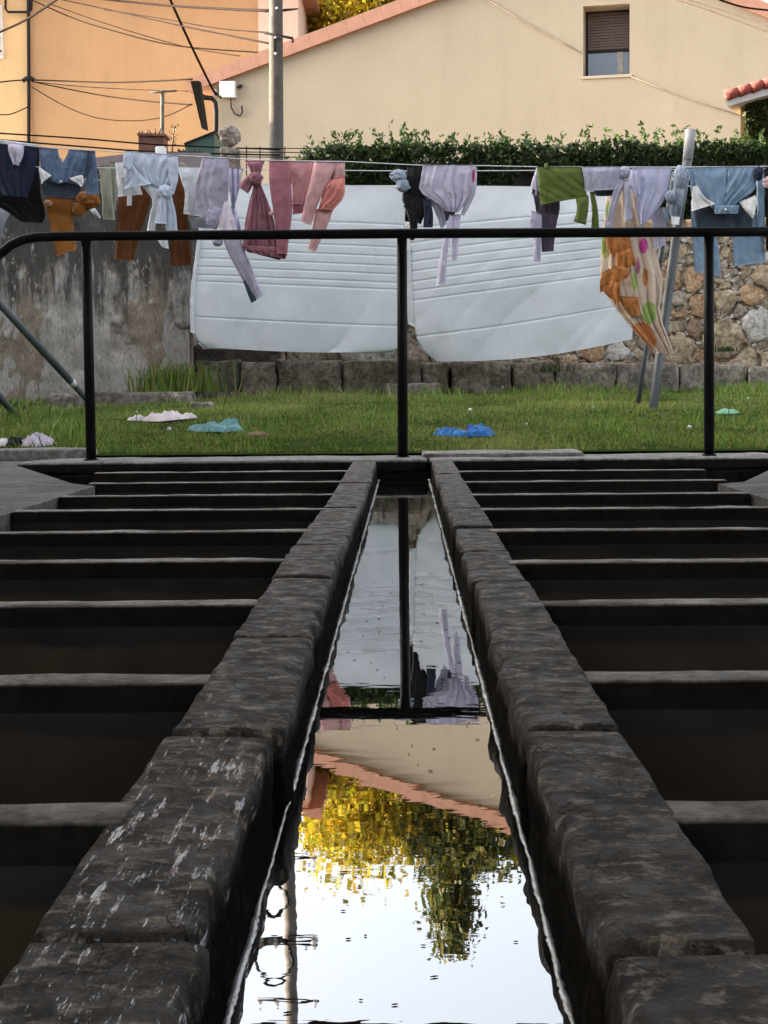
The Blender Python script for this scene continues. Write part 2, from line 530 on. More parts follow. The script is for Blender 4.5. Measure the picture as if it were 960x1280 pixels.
mesh_obj("channel_wall", mb.v, mb.f, M_wet, trough, False)
mb = MB(); mb.box((XRI + 0.010, -1.59, -0.5), (XRO - 0.008, 7.0, -0.034))
mesh_obj("channel_wall", mb.v, mb.f, M_wet, trough, False)
# basin insides: dark damp stone, brown algae below a damp line
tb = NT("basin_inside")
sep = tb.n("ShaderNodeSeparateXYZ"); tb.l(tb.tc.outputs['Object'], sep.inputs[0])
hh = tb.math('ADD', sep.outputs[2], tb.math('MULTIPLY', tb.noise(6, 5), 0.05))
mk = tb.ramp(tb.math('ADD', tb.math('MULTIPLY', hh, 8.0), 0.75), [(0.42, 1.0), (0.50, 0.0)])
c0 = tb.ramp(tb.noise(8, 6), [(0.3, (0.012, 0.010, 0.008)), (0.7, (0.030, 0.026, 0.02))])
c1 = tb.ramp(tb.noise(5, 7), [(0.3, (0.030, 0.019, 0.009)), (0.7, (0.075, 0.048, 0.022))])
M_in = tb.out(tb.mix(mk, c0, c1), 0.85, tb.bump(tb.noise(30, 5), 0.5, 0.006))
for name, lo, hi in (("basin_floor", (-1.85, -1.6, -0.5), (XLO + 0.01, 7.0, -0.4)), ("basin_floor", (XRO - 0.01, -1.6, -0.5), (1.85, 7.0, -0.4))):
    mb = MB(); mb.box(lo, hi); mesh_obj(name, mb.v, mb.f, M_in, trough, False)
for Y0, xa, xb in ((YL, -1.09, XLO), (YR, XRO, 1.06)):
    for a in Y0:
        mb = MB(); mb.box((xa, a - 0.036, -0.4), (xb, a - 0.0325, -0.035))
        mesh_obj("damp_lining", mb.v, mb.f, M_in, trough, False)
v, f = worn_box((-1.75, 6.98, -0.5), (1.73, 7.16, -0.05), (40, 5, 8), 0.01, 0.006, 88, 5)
mesh_obj("end_wall", v, f, m_stone("shade_black_stone", (.006, .005, .004), (.012, .010, .008), (.022, .018, .014), 8, (.85, .95), spec=.05), trough)  # near-black colour stands in for the deep shade at the channel end
glint_white = m_stone("waterline_glint_white", (0.62, 0.60, 0.54), (0.84, 0.82, 0.77), (0.92, 0.90, 0.87), 20, (0.08, 0.2), bump=0.25, bdist=0.001, fine=140, spec=1.0)  # bright glint at the water's edge, painted as a near-white glossy strip
glint_white.node_tree.nodes['Principled BSDF'].inputs['IOR'].default_value = 2.2
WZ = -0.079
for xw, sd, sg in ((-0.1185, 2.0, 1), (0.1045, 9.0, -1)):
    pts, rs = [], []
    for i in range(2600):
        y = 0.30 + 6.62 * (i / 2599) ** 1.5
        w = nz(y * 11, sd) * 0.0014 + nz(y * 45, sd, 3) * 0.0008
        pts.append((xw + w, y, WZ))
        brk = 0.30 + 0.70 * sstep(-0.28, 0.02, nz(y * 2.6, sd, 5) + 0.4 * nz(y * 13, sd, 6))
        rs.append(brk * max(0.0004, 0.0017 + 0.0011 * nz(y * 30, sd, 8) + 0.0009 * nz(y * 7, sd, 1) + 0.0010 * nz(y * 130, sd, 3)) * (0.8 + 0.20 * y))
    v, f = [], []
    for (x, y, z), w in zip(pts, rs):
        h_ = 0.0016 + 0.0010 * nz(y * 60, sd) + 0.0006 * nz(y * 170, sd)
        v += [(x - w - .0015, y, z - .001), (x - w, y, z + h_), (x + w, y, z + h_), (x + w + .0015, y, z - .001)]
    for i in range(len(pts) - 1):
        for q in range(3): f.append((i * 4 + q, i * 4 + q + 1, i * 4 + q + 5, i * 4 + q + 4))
    mesh_obj("waterline_glint", v, f, glint_white, trough)

# water in the channel
tw = NT("channel_water")
w1 = tw.noise(9, 3, 0.5, tw.coord((0.7, 1.0, 1)))
w2 = tw.noise(60, 2, 0.5, tw.coord((0.35, 1.0, 1)), 0.4)
nrm = tw.bump(w1, 0.05, 0.004)
nrm = tw.bump(w2, 0.022, 0.0008, nrm)
M_water = tw.out((0.010, 0.010, 0.008), 0.0, nrm, IOR=1.6, Specular_IOR_Level=0.5)
gl = tw.n("ShaderNodeBsdfGlossy"); gl.inputs['Color'].default_value = (0.93, 0.93, 0.92, 1); gl.inputs['Roughness'].default_value = 0.0; tw.l(nrm, gl.inputs['Normal'])
mxw = tw.n("ShaderNodeMixShader"); mxw.inputs[0].default_value = 0.40
tw.l(tw.b.outputs[0], mxw.inputs[1]); tw.l(gl.outputs[0], mxw.inputs[2]); tw.l(mxw.outputs[0], tw.t.nodes['Material Output'].inputs[0])
mb = MB(); mb.add([(-0.16, -1.59, WZ), (0.15, -1.59, WZ), (0.15, 6.99, WZ), (-0.16, 6.99, WZ)], [(0, 1, 2, 3)])
tag(mb.obj("water", M_water), kind="structure")
M_bit = m_plain("bark_bits", (0.05, 0.04, 0.025), 0.4, 40, 0.8, 0)
mb = MB()
for _ in range(90):
    y = 0.85 + 2.6 * random.random() ** 1.6; x = random.uniform(-0.095, 0.085); a = random.uniform(-0.35, 0.35); L = random.uniform(0.0008, 0.0035); w = random.uniform(0.0003, 0.0007)
    c, s = math.cos(a), math.sin(a)
    mb.prism([(x - L * c, y - L * s, WZ + 0.0006), (x + w * s, y - w * c * 2, WZ + 0.0006), (x + L * c, y + L * s, WZ + 0.0006), (x - w * s, y + w * c * 2, WZ + 0.0006)], (0, 0, 0.0006))
tag(mb.obj("floating_debris", M_bit), kind="stuff")

# landing slab in front of the lawn that carries the railing
landing = thing("landing_slab", "long grey stone landing slab at the far end of the trough under the railing", "stone slab", (0, 7.2, 0))
def poly_slab(name, pts, z0, z1, seed):
    xs_ = [p[0] for p in pts]
    def warp(p):
        return p
    v, f = worn_box((pts[0][0], pts[0][1], z0), (pts[1][0], pts[1][1], z1), (50, 10, 5), 0.012, 0.005, seed, 5)
    return mesh_obj(name, v, f, M_slab, landing)
def land(x0, x1, y0, y1, z0, z1, seed, cl=0.0, cr=0.0):
    def warp(p):
        t = (p.y - y0) / (y1 - y0)
        if cl and p.x < x0 + 0.5: p.x += cl * t * (x0 + 0.5 - p.x) / 0.5
        if cr and p.x > x1 - 0.5: p.x -= cr * t * (p.x - x1 + 0.5) / 0.5
        return p
    v, f = worn_box((x0, y0, z0), (x1, y1, z1), (46, 12, 6), 0.012, 0.005, seed, 4, warp)
    return mesh_obj("slab", v, f, M_slab, landing)
land(-1.75, 0.10, 7.0, 7.68, -0.05, 0.006, 4, cl=0.12)
land(0.106, 1.86, 7.0, 7.68, -0.05, 0.004, 6, cr=0.25)
a = PZ(530, 572, 0.03); b = PZ(738, 566, 0.03)
v, f = worn_box((a.x, 7.24, -0.01), (b.x, 7.62, 0.022), (24, 10, 4), 0.006, 0.004, 8, 5)
mesh_obj("raised_slab", v, f, M_slab, landing)

# ---------------------------------------------------------------- the wash house roof over the trough
M_tim = m_plain("old_timber", (0.075, 0.052, 0.035), 0.35, 6, 0.85, 0.5, 40, 0.006)
M_tile = m_plain("clay_tiles", (0.30, 0.125, 0.075), 0.3, 5, 0.85, 0.6, 25, 0.02)
M_ren = m_plain("grey_render", (0.24, 0.22, 0.19), 0.2, 2, 0.9, 0.4, 30, 0.01)
wh = thing("wash_house", "open fronted wash house roof on stone pillars over the washing trough", "wash house", (0, 3, 0))
def roof_slope(ya, za, yb, zb, th, mat, name):
    mb = MB()
    mb.prism([(-4.2, ya, za), (-4.2, yb, zb), (-4.2, yb, zb + th), (-4.2, ya, za + th)], (8.4, 0, 0))
    return mesh_obj(name, mb.v, mb.f, mat, wh, False)
roof_slope(7.36, 2.82, 2.2, 4.35, 0.03, M_tim, "roof_boards")
roof_slope(-2.4, 2.97, 2.2, 4.35, 0.03, M_tim, "roof_boards")
roof_slope(7.42, 2.86, 2.2, 4.40, 0.06, M_tile, "roof_tiles")
roof_slope(-2.5, 3.01, 2.2, 4.40, 0.06, M_tile, "roof_tiles")
for i in range(11):
    x = -4.0 + 0.8 * i
    for ya, yb in ((7.3, 2.2), (-2.3, 2.2)):
        mb = MB(); mb.prism([(x - 0.05, ya, 2.70 if ya > 0 else 2.86), (x - 0.05, yb, 4.21), (x - 0.05, yb, 4.34), (x - 0.05, ya, 2.825 if ya > 0 else 2.985)], (0.1, 0, 0))
        mesh_obj("rafter", mb.v, mb.f, M_tim, wh, False)
for x in (-2.7, 2.7):
    v, f = worn_box((x - 0.17, 6.85, -0.006), (x + 0.17, 7.19, 2.5), (6, 6, 20), 0.03, 0.012, x, 4)
    mesh_obj("pillar", v, f, M_ledge, wh)
mb = MB(); mb.box((-4.1, 6.93, 2.5), (4.1, 7.11, 2.72)); mesh_obj("beam", mb.v, mb.f, M_tim, wh, False)
mb = MB(); mb.box((-3.6, -3.4, -0.5), (3.6, -3.2, 1.5)); mesh_obj("back_wall", mb.v, mb.f, M_ren, wh, False)
for x in (-3.6, 3.4):
    mb = MB(); mb.box((x, -1.9, -0.5), (x + 0.2, 3.4, 2.8)); mesh_obj("side_wall", mb.v, mb.f, M_ren, wh, False)

# ---------------------------------------------------------------- railing
M_iron = m_plain("black_painted_iron", (0.006, 0.0055, 0.0055), 0.5, 12, 0.55, 0.4, 90, 0.002, Specular_IOR_Level=0.15)
RY = 7.2
rail = thing("railing", "black iron railing with round posts standing on the landing slab", "railing", (0, RY, 0))
pts = [P(-150, 470, RY), P(-60, 375, RY), P(-22, 337, RY), P(0, 317, RY), P(14, 306, RY), P(28, 299.5, RY), P(45, 296.5, RY), P(70, 295.5, RY), P(110, 295, RY), P(503, 292, RY), P(886, 290, RY), P(1100, 288.5, RY)]
v, f = tube(pts, 0.0225, 10); mesh_obj("top_rail", v, f, M_iron, rail)
for (xt, xb) in ((107.5, 114), (502.5, 503.5), (886, 886.5)):
    t = P(xt, 292, RY); b = P(xb, 573, RY); b.z = 0.0
    v, f = tube([b, b + (t - b) * 0.5, t], 0.0235, 12); mesh_obj("post", v, f, M_iron, rail)
    v, f = tube([(b.x, b.y, 0.0), (b.x, b.y, 0.012)], 0.034, 14); mesh_obj("base_plate", v, f, M_iron, rail)
b = P(1100, 574, RY); v, f = tube([(b.x, RY, -0.01), P(1100, 288.5, RY)], 0.0235, 12); mesh_obj("post", v, f, M_iron, rail)
b = P(-150, 470, RY); v, f = tube([(b.x, RY, -0.01), b], 0.0235, 12); mesh_obj("post", v, f, M_iron, rail)

# ---------------------------------------------------------------- stained rendered wall on the left
LWY = 12.85
def lw_disp(x, z):
    n = fbm(x * 1.7, z * 0.9, 3, 4)
    low = sstep(1.5, 0.4, z) if False else 1 - sstep(0.5, 1.5, z)
    patch = sstep(0.02, 0.07, n + 0.22 * low - 0.08)
    d = -0.032 * patch + 0.02 * fbm(x * 5, z * 3, 1, 3) + 0.008 * fbm(x * 17, z * 6, 5, 2)
    return d, patch
lw = thing("rendered_wall", "old grey rendered wall with black streaks and peeling plaster left of the hanging mattresses", "wall", (-4, LWY, 0.2))
xr = P(241, 460, LWY).x
NX, NZ = 210, 120
wv, wf, wc = [], [], []
for j in range(NZ + 1):
    for i in range(NX + 1):
        x = -6.5 + (xr + 6.5) * i / NX
        top = 2.14 + 0.03 * nz(x * 2, 1)
        z = -0.1 + (top + 0.1) * j / NZ
        d, p = lw_disp(x, z)
        e = sstep(0.97, 1.0, i / NX) * 0.03 + sstep(0.975, 1.0, j / NZ) * 0.03
        wv.append((x + 0.012 * nz(z * 3, 7), LWY - d * 1.0 + e, z))
        wc.append((p, p, p))
for j in range(NZ):
    for i in range(NX):
        a = j * (NX + 1) + i
        wf.append((a, a + 1, a + NX + 2, a + NX + 1))
tl = NT("stained_render")
at = tl.n("ShaderNodeAttribute", attribute_name='Col')
sepz = tl.n("ShaderNodeSeparateXYZ"); tl.l(tl.tc.outputs['Object'], sepz.inputs[0])
streak = tl.noise(2.6, 8, 0.72, tl.coord((4.2, 1, 0.5)), 0.3)
blot = tl.noise(1.4, 6, 0.65)
hgt = tl.math('MULTIPLY', tl.math('SUBTRACT', sepz.outputs[2], 0.80), 0.40)
soot = tl.math('ADD', tl.math('ADD', tl.math('MULTIPLY', streak, 0.75), tl.math('MULTIPLY', blot, 0.45)), hgt)
plaster = tl.ramp(tl.noise(5, 7, 0.65), [(0.3, (0.25, 0.225, 0.195)), (0.7, (0.47, 0.43, 0.38))])
bare = tl.ramp(tl.noise(9, 6, 0.7), [(0.3, (0.15, 0.115, 0.085)), (0.7, (0.36, 0.29, 0.22))])
c = tl.mix(at.outputs['Color'], plaster, bare)
c = tl.mix(tl.ramp(soot, [(0.58, 0.0), (0.70, 0.93)]), c, (0.044, 0.042, 0.036))
spots = tl.noise(13, 5, 0.7, tl.coord((1.6, 1, 0.6), loc=(2, 2, 5)))
c = tl.mix(tl.ramp(spots, [(0.60, 0.0), (0.66, 0.75)]), c, (0.46, 0.42, 0.37))
c = tl.mix(tl.ramp(tl.noise(26, 4, 0.7, tl.coord((2.5, 1, 0.8))), [(0.36, 0.5), (0.5, 0.0)]), c, (0.05, 0.042, 0.037))
nrm = tl.bump(tl.noise(7, 7, 0.65, tl.coord((1.4, 1, 0.8))), 0.7, 0.03)
nrm = tl.bump(tl.noise(50, 4), 0.5, 0.006, nrm)
M_lw = tl.out(c, 0.92, nrm)
mesh_obj("plaster_face", wv, wf, M_lw, lw, True, wc)
mb = MB(); mb.box((-6.5, LWY + 0.035, -0.2), (xr - 0.03, LWY + 0.5, 2.10)); mesh_obj("wall_core", mb.v, mb.f, M_lw, lw, False)
v, f = worn_box((-6.5, LWY - 0.015, 2.095), (xr - 0.02, LWY + 0.53, 2.17), (60, 6, 4), 0.02, 0.012, 21, 4); mesh_obj("wall_cap", v, f, M_ledge, lw)

# ---------------------------------------------------------------- rubble wall with its plinth of long blocks
RWY = 13.45
rw = thing("rubble_wall", "rough rubble stone retaining wall with orange and grey stones under the hedge", "wall", (1.5, RWY, 0.2))
M_mort = m_stone("earth_mortar", (0.14, 0.108, 0.076), (0.30, 0.240, 0.170), (0.44, 0.37, 0.28), 12, (0.85, 0.95), bump=1.0, bdist=0.03, fine=40)
NXm, NZm = 300, 70
mv, mf = [], []
for j in range(NZm + 1):
    for i in range(NXm + 1):
        x = -2.0 + 8.0 * i / NXm; z = 0.2 + 1.52 * j / NZm
        mv.append((x, RWY - 0.010 - 0.024 * fbm(x * 9, z * 11, 4, 4), z + (0.03 * nz(x * 3, 2) if j == NZm else 0)))
for j in range(NZm):
    for i in range(NXm):
        a = j * (NXm + 1) + i
        mf.append((a, a + 1, a + NXm + 2, a + NXm + 1))
mesh_obj("mortar", mv, mf, M_mort, rw)
mb = MB(); mb.box((-2.0, RWY + 0.06, 0.0), (6.0, RWY + 0.5, 1.7)); mesh_obj("wall_core", mb.v, mb.f, M_mort, rw, False)
SM = [m_stone("wall_stone_" + n, d, m_, l, 6, (0.8, 0.95), bump=0.8, bdist=0.012, fine=36) for n, d, m_, l in (
    ("tan", (0.20, 0.145, 0.09), (0.37, 0.28, 0.18), (0.48, 0.39, 0.27)),
    ("ochre", (0.24, 0.135, 0.07), (0.38, 0.235, 0.13), (0.46, 0.32, 0.20)),
    ("grey", (0.18, 0.145, 0.11), (0.32, 0.265, 0.205), (0.43, 0.37, 0.30)),
    ("pale", (0.34, 0.31, 0.27), (0.48, 0.45, 0.40), (0.60, 0.57, 0.52)),
    ("brown", (0.12, 0.075, 0.05), (0.22, 0.14, 0.09), (0.32, 0.22, 0.15)))]
seeds = []
def addseed(px, py, w, mi, h=1.0):
    q = P(px, py, RWY); seeds.append([q.x, q.z, w, mi, h])
for px, py, w, mi, h in [(905, 425, .030, 0, 1.5), (846, 438, .016, 0, 1.2), (815, 428, .010, 2, 1), (948, 405, .020, 3, 1.2), (930, 455, .018, 0, 1), (740, 440, .008, 1, 1), (710, 452, .006, 0, 1), (865, 345, .009, 1, 1),
                         (838, 350, .008, 1, 1.2), (905, 375, .007, 0, 1), (880, 385, .006, 1, 1), (955, 345, .009, 0, 1), (940, 370, .008, 1, 1), (790, 400, .006, 0, 1), (770, 440, .006, 3, 1), (960, 455, .012, 0, 1), (990, 420, .02, 2, 1)]:
    addseed(px, py, w, mi, h)
rr = random.Random(5)
def far_enough(x, z, d):
    return all((x - s[0]) ** 2 / 1.5 + (z - s[1]) ** 2 * 1.5 > (d + 0.9 * math.sqrt(s[2])) ** 2 for s in seeds)
tries = 0
while tries < 9000 and len(seeds) < 292:
    tries += 1
    x = rr.uniform(-1.95, 5.9); z = rr.uniform(0.45, 1.72)
    vis = 0.35 < x < 3.6
    d = (rr.uniform(.040, .075) if x < 2.1 or rr.random() < .5 else rr.uniform(.06, .12)) if vis else rr.uniform(0.24, 0.36)
    if far_enough(x, z, d):
        seeds.append([x, z, (d * 0.42) ** 2, rr.choices([0, 1, 2, 3, 4], [5, 1.3, 6, 1.4, 1.5])[0], rr.uniform(0.5, 1.1)])
def clip(poly, a, b, c):
    out = []
    for i in range(len(poly)):
        p, q = poly[i], poly[(i + 1) % len(poly)]
        dp = a * p[0] + b * p[1] - c; dq = a * q[0] + b * q[1] - c
        if dp <= 0: out.append(p)
        if dp * dq < 0:
            t = dp / (dp - dq); out.append((p[0] + (q[0] - p[0]) * t, p[1] + (q[1] - p[1]) * t))
    return out
def stone_mesh(poly, Y, depth, sd):
    cx = sum(p[0] for p in poly) / len(poly); cz = sum(p[1] for p in poly) / len(poly)
    q = []
    n = len(poly)
    for i in range(n):                                   # cut the corners
        a, b = poly[i], poly[(i + 1) % n]
        q.append((a[0] * .86 + b[0] * .14, a[1] * .86 + b[1] * .14)); q.append((a[0] * .14 + b[0] * .86, a[1] * .14 + b[1] * .86))
    q3 = []
    ex_ = max(p[0] for p in poly) - min(p[0] for p in poly)
    for i in range(len(q)):
        a, b = q[i], q[(i + 1) % len(q)]
        L_ = math.hypot(b[0] - a[0], b[1] - a[1])
        m_ = 1 if L_ < .03 else (2 if L_ < .07 else 3)
        for t_ in range(m_):
            x, z = a[0] + (b[0] - a[0]) * t_ / m_, a[1] + (b[1] - a[1]) * t_ / m_
            q3.append((x + .10 * ex_ * nz(x * 22, z * 22, sd) , z + .10 * ex_ * nz(z * 22, x * 22, sd + 5)))
    q = q3
    n = len(q)
    V, Fc = [], []
    tx, tz = rr.uniform(-.25, .25), rr.uniform(-.25, .25)
    for sc_, dep in ((1.0, -0.02), (0.985, depth * .5), (0.92, depth * .92), (0.5, depth)):
        for i, (x, z) in enumerate(q):
            jx = 1 + 0.10 * nz(x * 30 + sd, z * 30) + .05 * nz(x * 80, z * 80, sd)
            xx, zz = cx + (x - cx) * sc_ * jx, cz + (z - cz) * sc_ * jx
            dd = dep + (0 if dep < 0 else dep * 0.7 * nz(xx * 19, zz * 19, sd) + (tx * (xx - cx) + tz * (zz - cz)) * 0.4)
            V.append((xx, Y - dd, zz))
    V.append((cx, Y - depth * (1 + .2 * nz(cx * 9, cz * 9)), cz))
    for r in range(3):
        for i in range(n):
            Fc.append((r * n + i, r * n + (i + 1) % n, (r + 1) * n + (i + 1) % n, (r + 1) * n + i))
    for i in range(n): Fc.append((3 * n + i, 3 * n + (i + 1) % n, 4 * n))
    return V, Fc
chips = [MB(), MB(), MB()]
for si, s in enumerate(seeds):
    R = 0.5
    poly = [(max(-1.98, s[0] - R), max(0.44, s[1] - R)), (min(5.98, s[0] + R), max(0.44, s[1] - R)), (min(5.98, s[0] + R), min(1.74, s[1] + R)), (max(-1.98, s[0] - R), min(1.74, s[1] + R))]
    for o in seeds:
        if o is s: continue
        dx, dz = o[0] - s[0], o[1] - s[1]
        if dx * dx + dz * dz > 1.0: continue
        poly = clip(poly, dx, dz, dx * s[0] + dz * s[1] + 0.5 * (dx * dx + dz * dz + s[2] - o[2]))
        if len(poly) < 3: break
    if len(poly) < 3: continue
    cx = sum(p[0] for p in poly) / len(poly); cz = sum(p[1] for p in poly) / len(poly)
    ext = max(max(p[0] for p in poly) - min(p[0] for p in poly), 0.02)
    k = 1 - min(0.3, rr.uniform(0.005, 0.016) / ext * 2)
    poly = [(cx + (x - cx) * k, cz + (z - cz) * k) for x, z in poly]
    v, f = stone_mesh(poly, RWY, min(0.035, 0.10 * ext + 0.010) * s[4], si * 1.7)
    mesh_obj("stone", v, f, SM[s[3]], rw)
    for _ in range(9):                                    # gallets packed in the joints
        p = poly[rr.randrange(len(poly))]
        x, z = p[0] + rr.uniform(-.02, .02), p[1] + rr.uniform(-.02, .02)
        a = rr.uniform(0, PI); L = rr.uniform(.006, .03); w = L * rr.uniform(.4, .8)
        pl = [(x + math.cos(a + t) * L * (1 if i % 2 else .8), z + math.sin(a + t) * w) for i, t in enumerate((0.2, 1.3, 2.4, 3.5, 4.4, 5.5))]
        chips[rr.randrange(3)].prism([(u, RWY + 0.02, w_) for u, w_ in pl], (0, -0.035 - rr.uniform(0, .02), 0))
for mbq, mq in zip(chips, (SM[3], SM[2], SM[0])): tag(mbq.obj("stone_chips", mq, rw), kind="stuff")
# plinth blocks
PY0 = 12.98
jx = [P(x, 480, PY0).x for x in (243, 300, 346, 428, 506, 528, 562, 640, 694, 770, 850, 935, 1030, 1150, 1300)]
for k, (a, b) in enumerate(zip(jx, jx[1:])):
    top = P(0, 450, PY0).z - 0.0
    x0 = [P((243, 300, 346, 428, 506, 528, 562, 640, 694, 770, 850, 935, 1030, 1150, 1300)[k], py, PY0) for py in (0,)][0]
    py = 449 + 0.030 * max(0, (243, 300, 346, 428, 506, 528, 562, 640, 694, 770, 850, 935, 1030, 1150, 1300)[k] - 500) + rr.uniform(-2, 2)
    zt = P(480, py, PY0).z
    if k == 5: zt -= 0.03
    v, f = worn_box((a + 0.006, PY0 + rr.uniform(-.025, .025), 0.1), (b - 0.006, RWY + 0.02, zt), (30, 10, 14), 0.018, 0.014, k * 3.3, 6)
    mesh_obj("plinth_block", v, f, M_ledge, rw)
# lower dark return of the wall left of the plinth, under the first mattress
# ================================================================ FOLIAGE HELPERS
M_leaf = m_leaf("leaf", 0.5, 0.45)
M_bark = m_plain("bark", (0.075, 0.055, 0.04), 0.35, 8, 0.9, 0.8, 20, 0.02)
def leaf_quads(C, size, aspect=0.55, up=0.0):
    """C: n x 3 centres -> quads in random directions"""
    n = len(C)
    a = RNG.normal(size=(n, 3)); a[:, 2] += up
    a /= np.linalg.norm(a, axis=1, keepdims=True)
    b = np.cross(a, RNG.normal(size=(n, 3))); b /= np.linalg.norm(b, axis=1, keepdims=True)
    s = (size * RNG.uniform(0.6, 1.35, n))[:, None]
    a = a * s * 0.5; b = b * s * 0.5 * aspect
    V = np.stack([C - a, C + b, C + a, C - b], 1).reshape(-1, 3)
    Fq = np.arange(n * 4).reshape(n, 4)
    return V, Fq
def tint(n, cols, jit=0.25):
    k = RNG.integers(0, len(cols), n)
    c = np.array(cols)[k] * RNG.uniform(1 - jit, 1 + jit, (n, 1))
    return np.repeat(np.clip(c, 0.003, 0.9), 4, axis=0)
def tree(name, label, x, y, h, rx, rz, cz, cols, nclump=60, nleaf=16000, size=0.3, seed=1, cone=False, group="trees rising behind the gabled house"):
    rd = np.random.default_rng(seed)
    z0 = 1.55
    t = thing(name, label, "tree", (x, y, z0), group)
    tp = [(x, y, z0 - 0.2), (x + .1, y, z0 + (cz - z0) * .4), (x - .1, y + .1, cz), (x, y, z0 + (h - z0) * 0.93)]
    v, f = tube(tp, [0.34, 0.26, 0.17, 0.03], 9); mesh_obj("trunk", v, f, M_bark, t)
    cl = []
    for i in range(nclump):
        if cone:
            u = rd.uniform(0.02, 1) ** 0.8; zz = z0 + 2.0 + (h - z0 - 2.2) * (1 - u) ; rr_ = rx * u ** 0.9 * rd.uniform(0.5, 1.0)
            an = rd.uniform(0, 2 * PI); p = (x + rr_ * math.cos(an), y + rr_ * math.sin(an), zz); sp = 0.25 + 0.5 * u
        else:
            d = rd.normal(size=3); d /= np.linalg.norm(d); d *= rd.uniform(0.45, 1.0) ** 0.5
            p = (x + d[0] * rx, y + d[1] * rx, cz + d[2] * rz); sp = rd.uniform(0.35, 0.8)
        cl.append((p, sp))
    for (p, sp) in cl[:14]:
        b = Vector((x, y, min(p[2] - 0.8, cz) if not cone else p[2] - .3)); q = Vector(p)
        v, f = tube([b, b.lerp(q, 0.5) + Vector((0, 0, .25)), q], [0.11, 0.07, 0.02], 6); mesh_obj("limb", v, f, M_bark, t)
    per = nleaf // nclump
    C = np.concatenate([rd.normal(size=(per, 3)) * np.array([sp, sp, sp * .75]) + np.array(p) for p, sp in cl])
    ctint = np.repeat(rd.uniform(0.65, 1.3, nclump), per)
    V, Fq = leaf_quads(C, size)
    col = tint(len(C), cols) * np.repeat(ctint, 4)[:, None]
    mesh_obj("crown", V, Fq, M_leaf, t, False, np.clip(col, 0.003, 0.9))
    return t
gold = [(0.28, 0.24, 0.014), (0.38, 0.29, 0.016), (0.19, 0.19, 0.016), (0.42, 0.27, 0.02)]
dark = [(0.03, 0.045, 0.014), (0.045, 0.06, 0.016), (0.07, 0.075, 0.018)]
olive = [(0.09, 0.09, 0.016), (0.05, 0.06, 0.016), (0.15, 0.12, 0.02)]
def at(px, Y): return P(px, 400, Y).x
tree("broadleaf_tree", "tall golden green tree whose sunlit crown shows beside the wooden pole", at(462, 50), 50, 15.6, 2.7, 4.9, 10.8, gold, 85, 34000, 0.24, 3)
tree("broadleaf_tree", "golden tree whose crown hides behind the roof left of the dark tree", at(545, 53), 53, 15.3, 2.6, 3.9, 11.3, gold + olive, 95, 32000, 0.25, 4)
tree("broadleaf_tree", "dark green tree standing behind the ridge of the gabled house", at(625, 50), 50, 15.6, 3.4, 3.9, 11.4, dark[1:] + olive + gold[2:3], 110, 40000, 0.25, 5)
tree("conifer_tree", "narrow pointed olive conifer rising highest behind the gabled house", at(558, 49), 49, 18.6, 2.0, 5, 12, olive + dark, 110, 20000, 0.22, 6, True)
tree("broadleaf_tree", "dark tree at the far left behind the orange building", at(150, 62), 62, 14, 3.8, 4, 10.5, dark, 60, 14000, 0.3, 8)
tree("broadleaf_tree", "dark tree at the far right behind the gabled house", at(860, 52), 52, 12, 3.6, 3.2, 8.8, dark + olive, 60, 14000, 0.3, 9)

# ---------------------------------------------------------------- hedge on the terrace
HY0, HY1 = 15.2, 16.6
hedge = thing("hedge", "clipped dark green hedge with loose pale shoots on top, behind the hanging laundry", "hedge", (2, 15.9, 1.5))
def hedge_top(x):
    px = 506 + x / 15.3 * F
    py = 168 + 22 * sstep(430, 360, px) if False else 181 + 20 * (1 - sstep(350, 450, px)) + 6 * sstep(650, 700, px) * (1 - sstep(700, 760, px))
    z = P(506, py, 15.3).z
    return z + 0.05 * nz(x * 2.2, 3) + 0.025 * nz(x * 7, 8)
hx0 = P(345, 200, 15.4).x
hv, hf = [], []
n1 = 90
for i in range(n1 + 1):
    x = hx0 + 0.15 + (8.5 - hx0) * i / n1
    tz = hedge_top(x) - 0.16
    for y, z in ((HY0 + .14, 1.3), (HY0 + .12, tz - .1), (HY0 + .25, tz), (HY1 - .2, tz), (HY1 - .1, 1.3)):
        hv.append((x, y + .05 * nz(x * 4, z * 4), z))
for i in range(n1):
    for k in range(4): hf.append((i * 5 + k, (i + 1) * 5 + k, (i + 1) * 5 + k + 1, i * 5 + k + 1))
hf.append((0, 1, 2, 3, 4)); hf.append(tuple(n1 * 5 + k for k in range(5)))
mesh_obj("inner_twigs", hv, hf, m_plain("hedge_twigs", (0.014, 0.012, 0.008), 0.4, 20, 0.95, 0.8, 30, 0.05), hedge)
N = 52000
x = RNG.uniform(hx0, 8.5, N)
vis = RNG.random(N) < 0.55
x = np.where(vis, RNG.uniform(hx0, 4.4, N), x)
tops = np.array([hedge_top(a) for a in np.linspace(hx0 - .5, 9, 500)])
tz = np.interp(x, np.linspace(hx0 - .5, 9, 500), tops)
face = RNG.random(N)
yy = np.where(face < 0.62, HY0 + np.abs(RNG.normal(0, 0.09, N)), RNG.uniform(HY0, HY1, N))
zz = np.where(face < 0.62, 1.35 + (tz - 1.35) * RNG.uniform(0, 1, N), tz - 0.13 + RNG.normal(0, 0.06, N))
clumpn = np.array([nz(a * 3.0, b * 3.0, 4) for a, b in zip(x, zz)])
yy -= np.where(face < .62, 0.10 * clumpn, 0)
C = np.stack([x, yy, zz], 1)
keep = clumpn > -0.42
C = C[keep]; 
V, Fq = leaf_quads(C, 0.062, 0.5, 0.3)
hcols = [(0.014, 0.028, 0.008), (0.022, 0.042, 0.010), (0.032, 0.058, 0.013), (0.010, 0.019, 0.006), (0.05, 0.085, 0.02)]
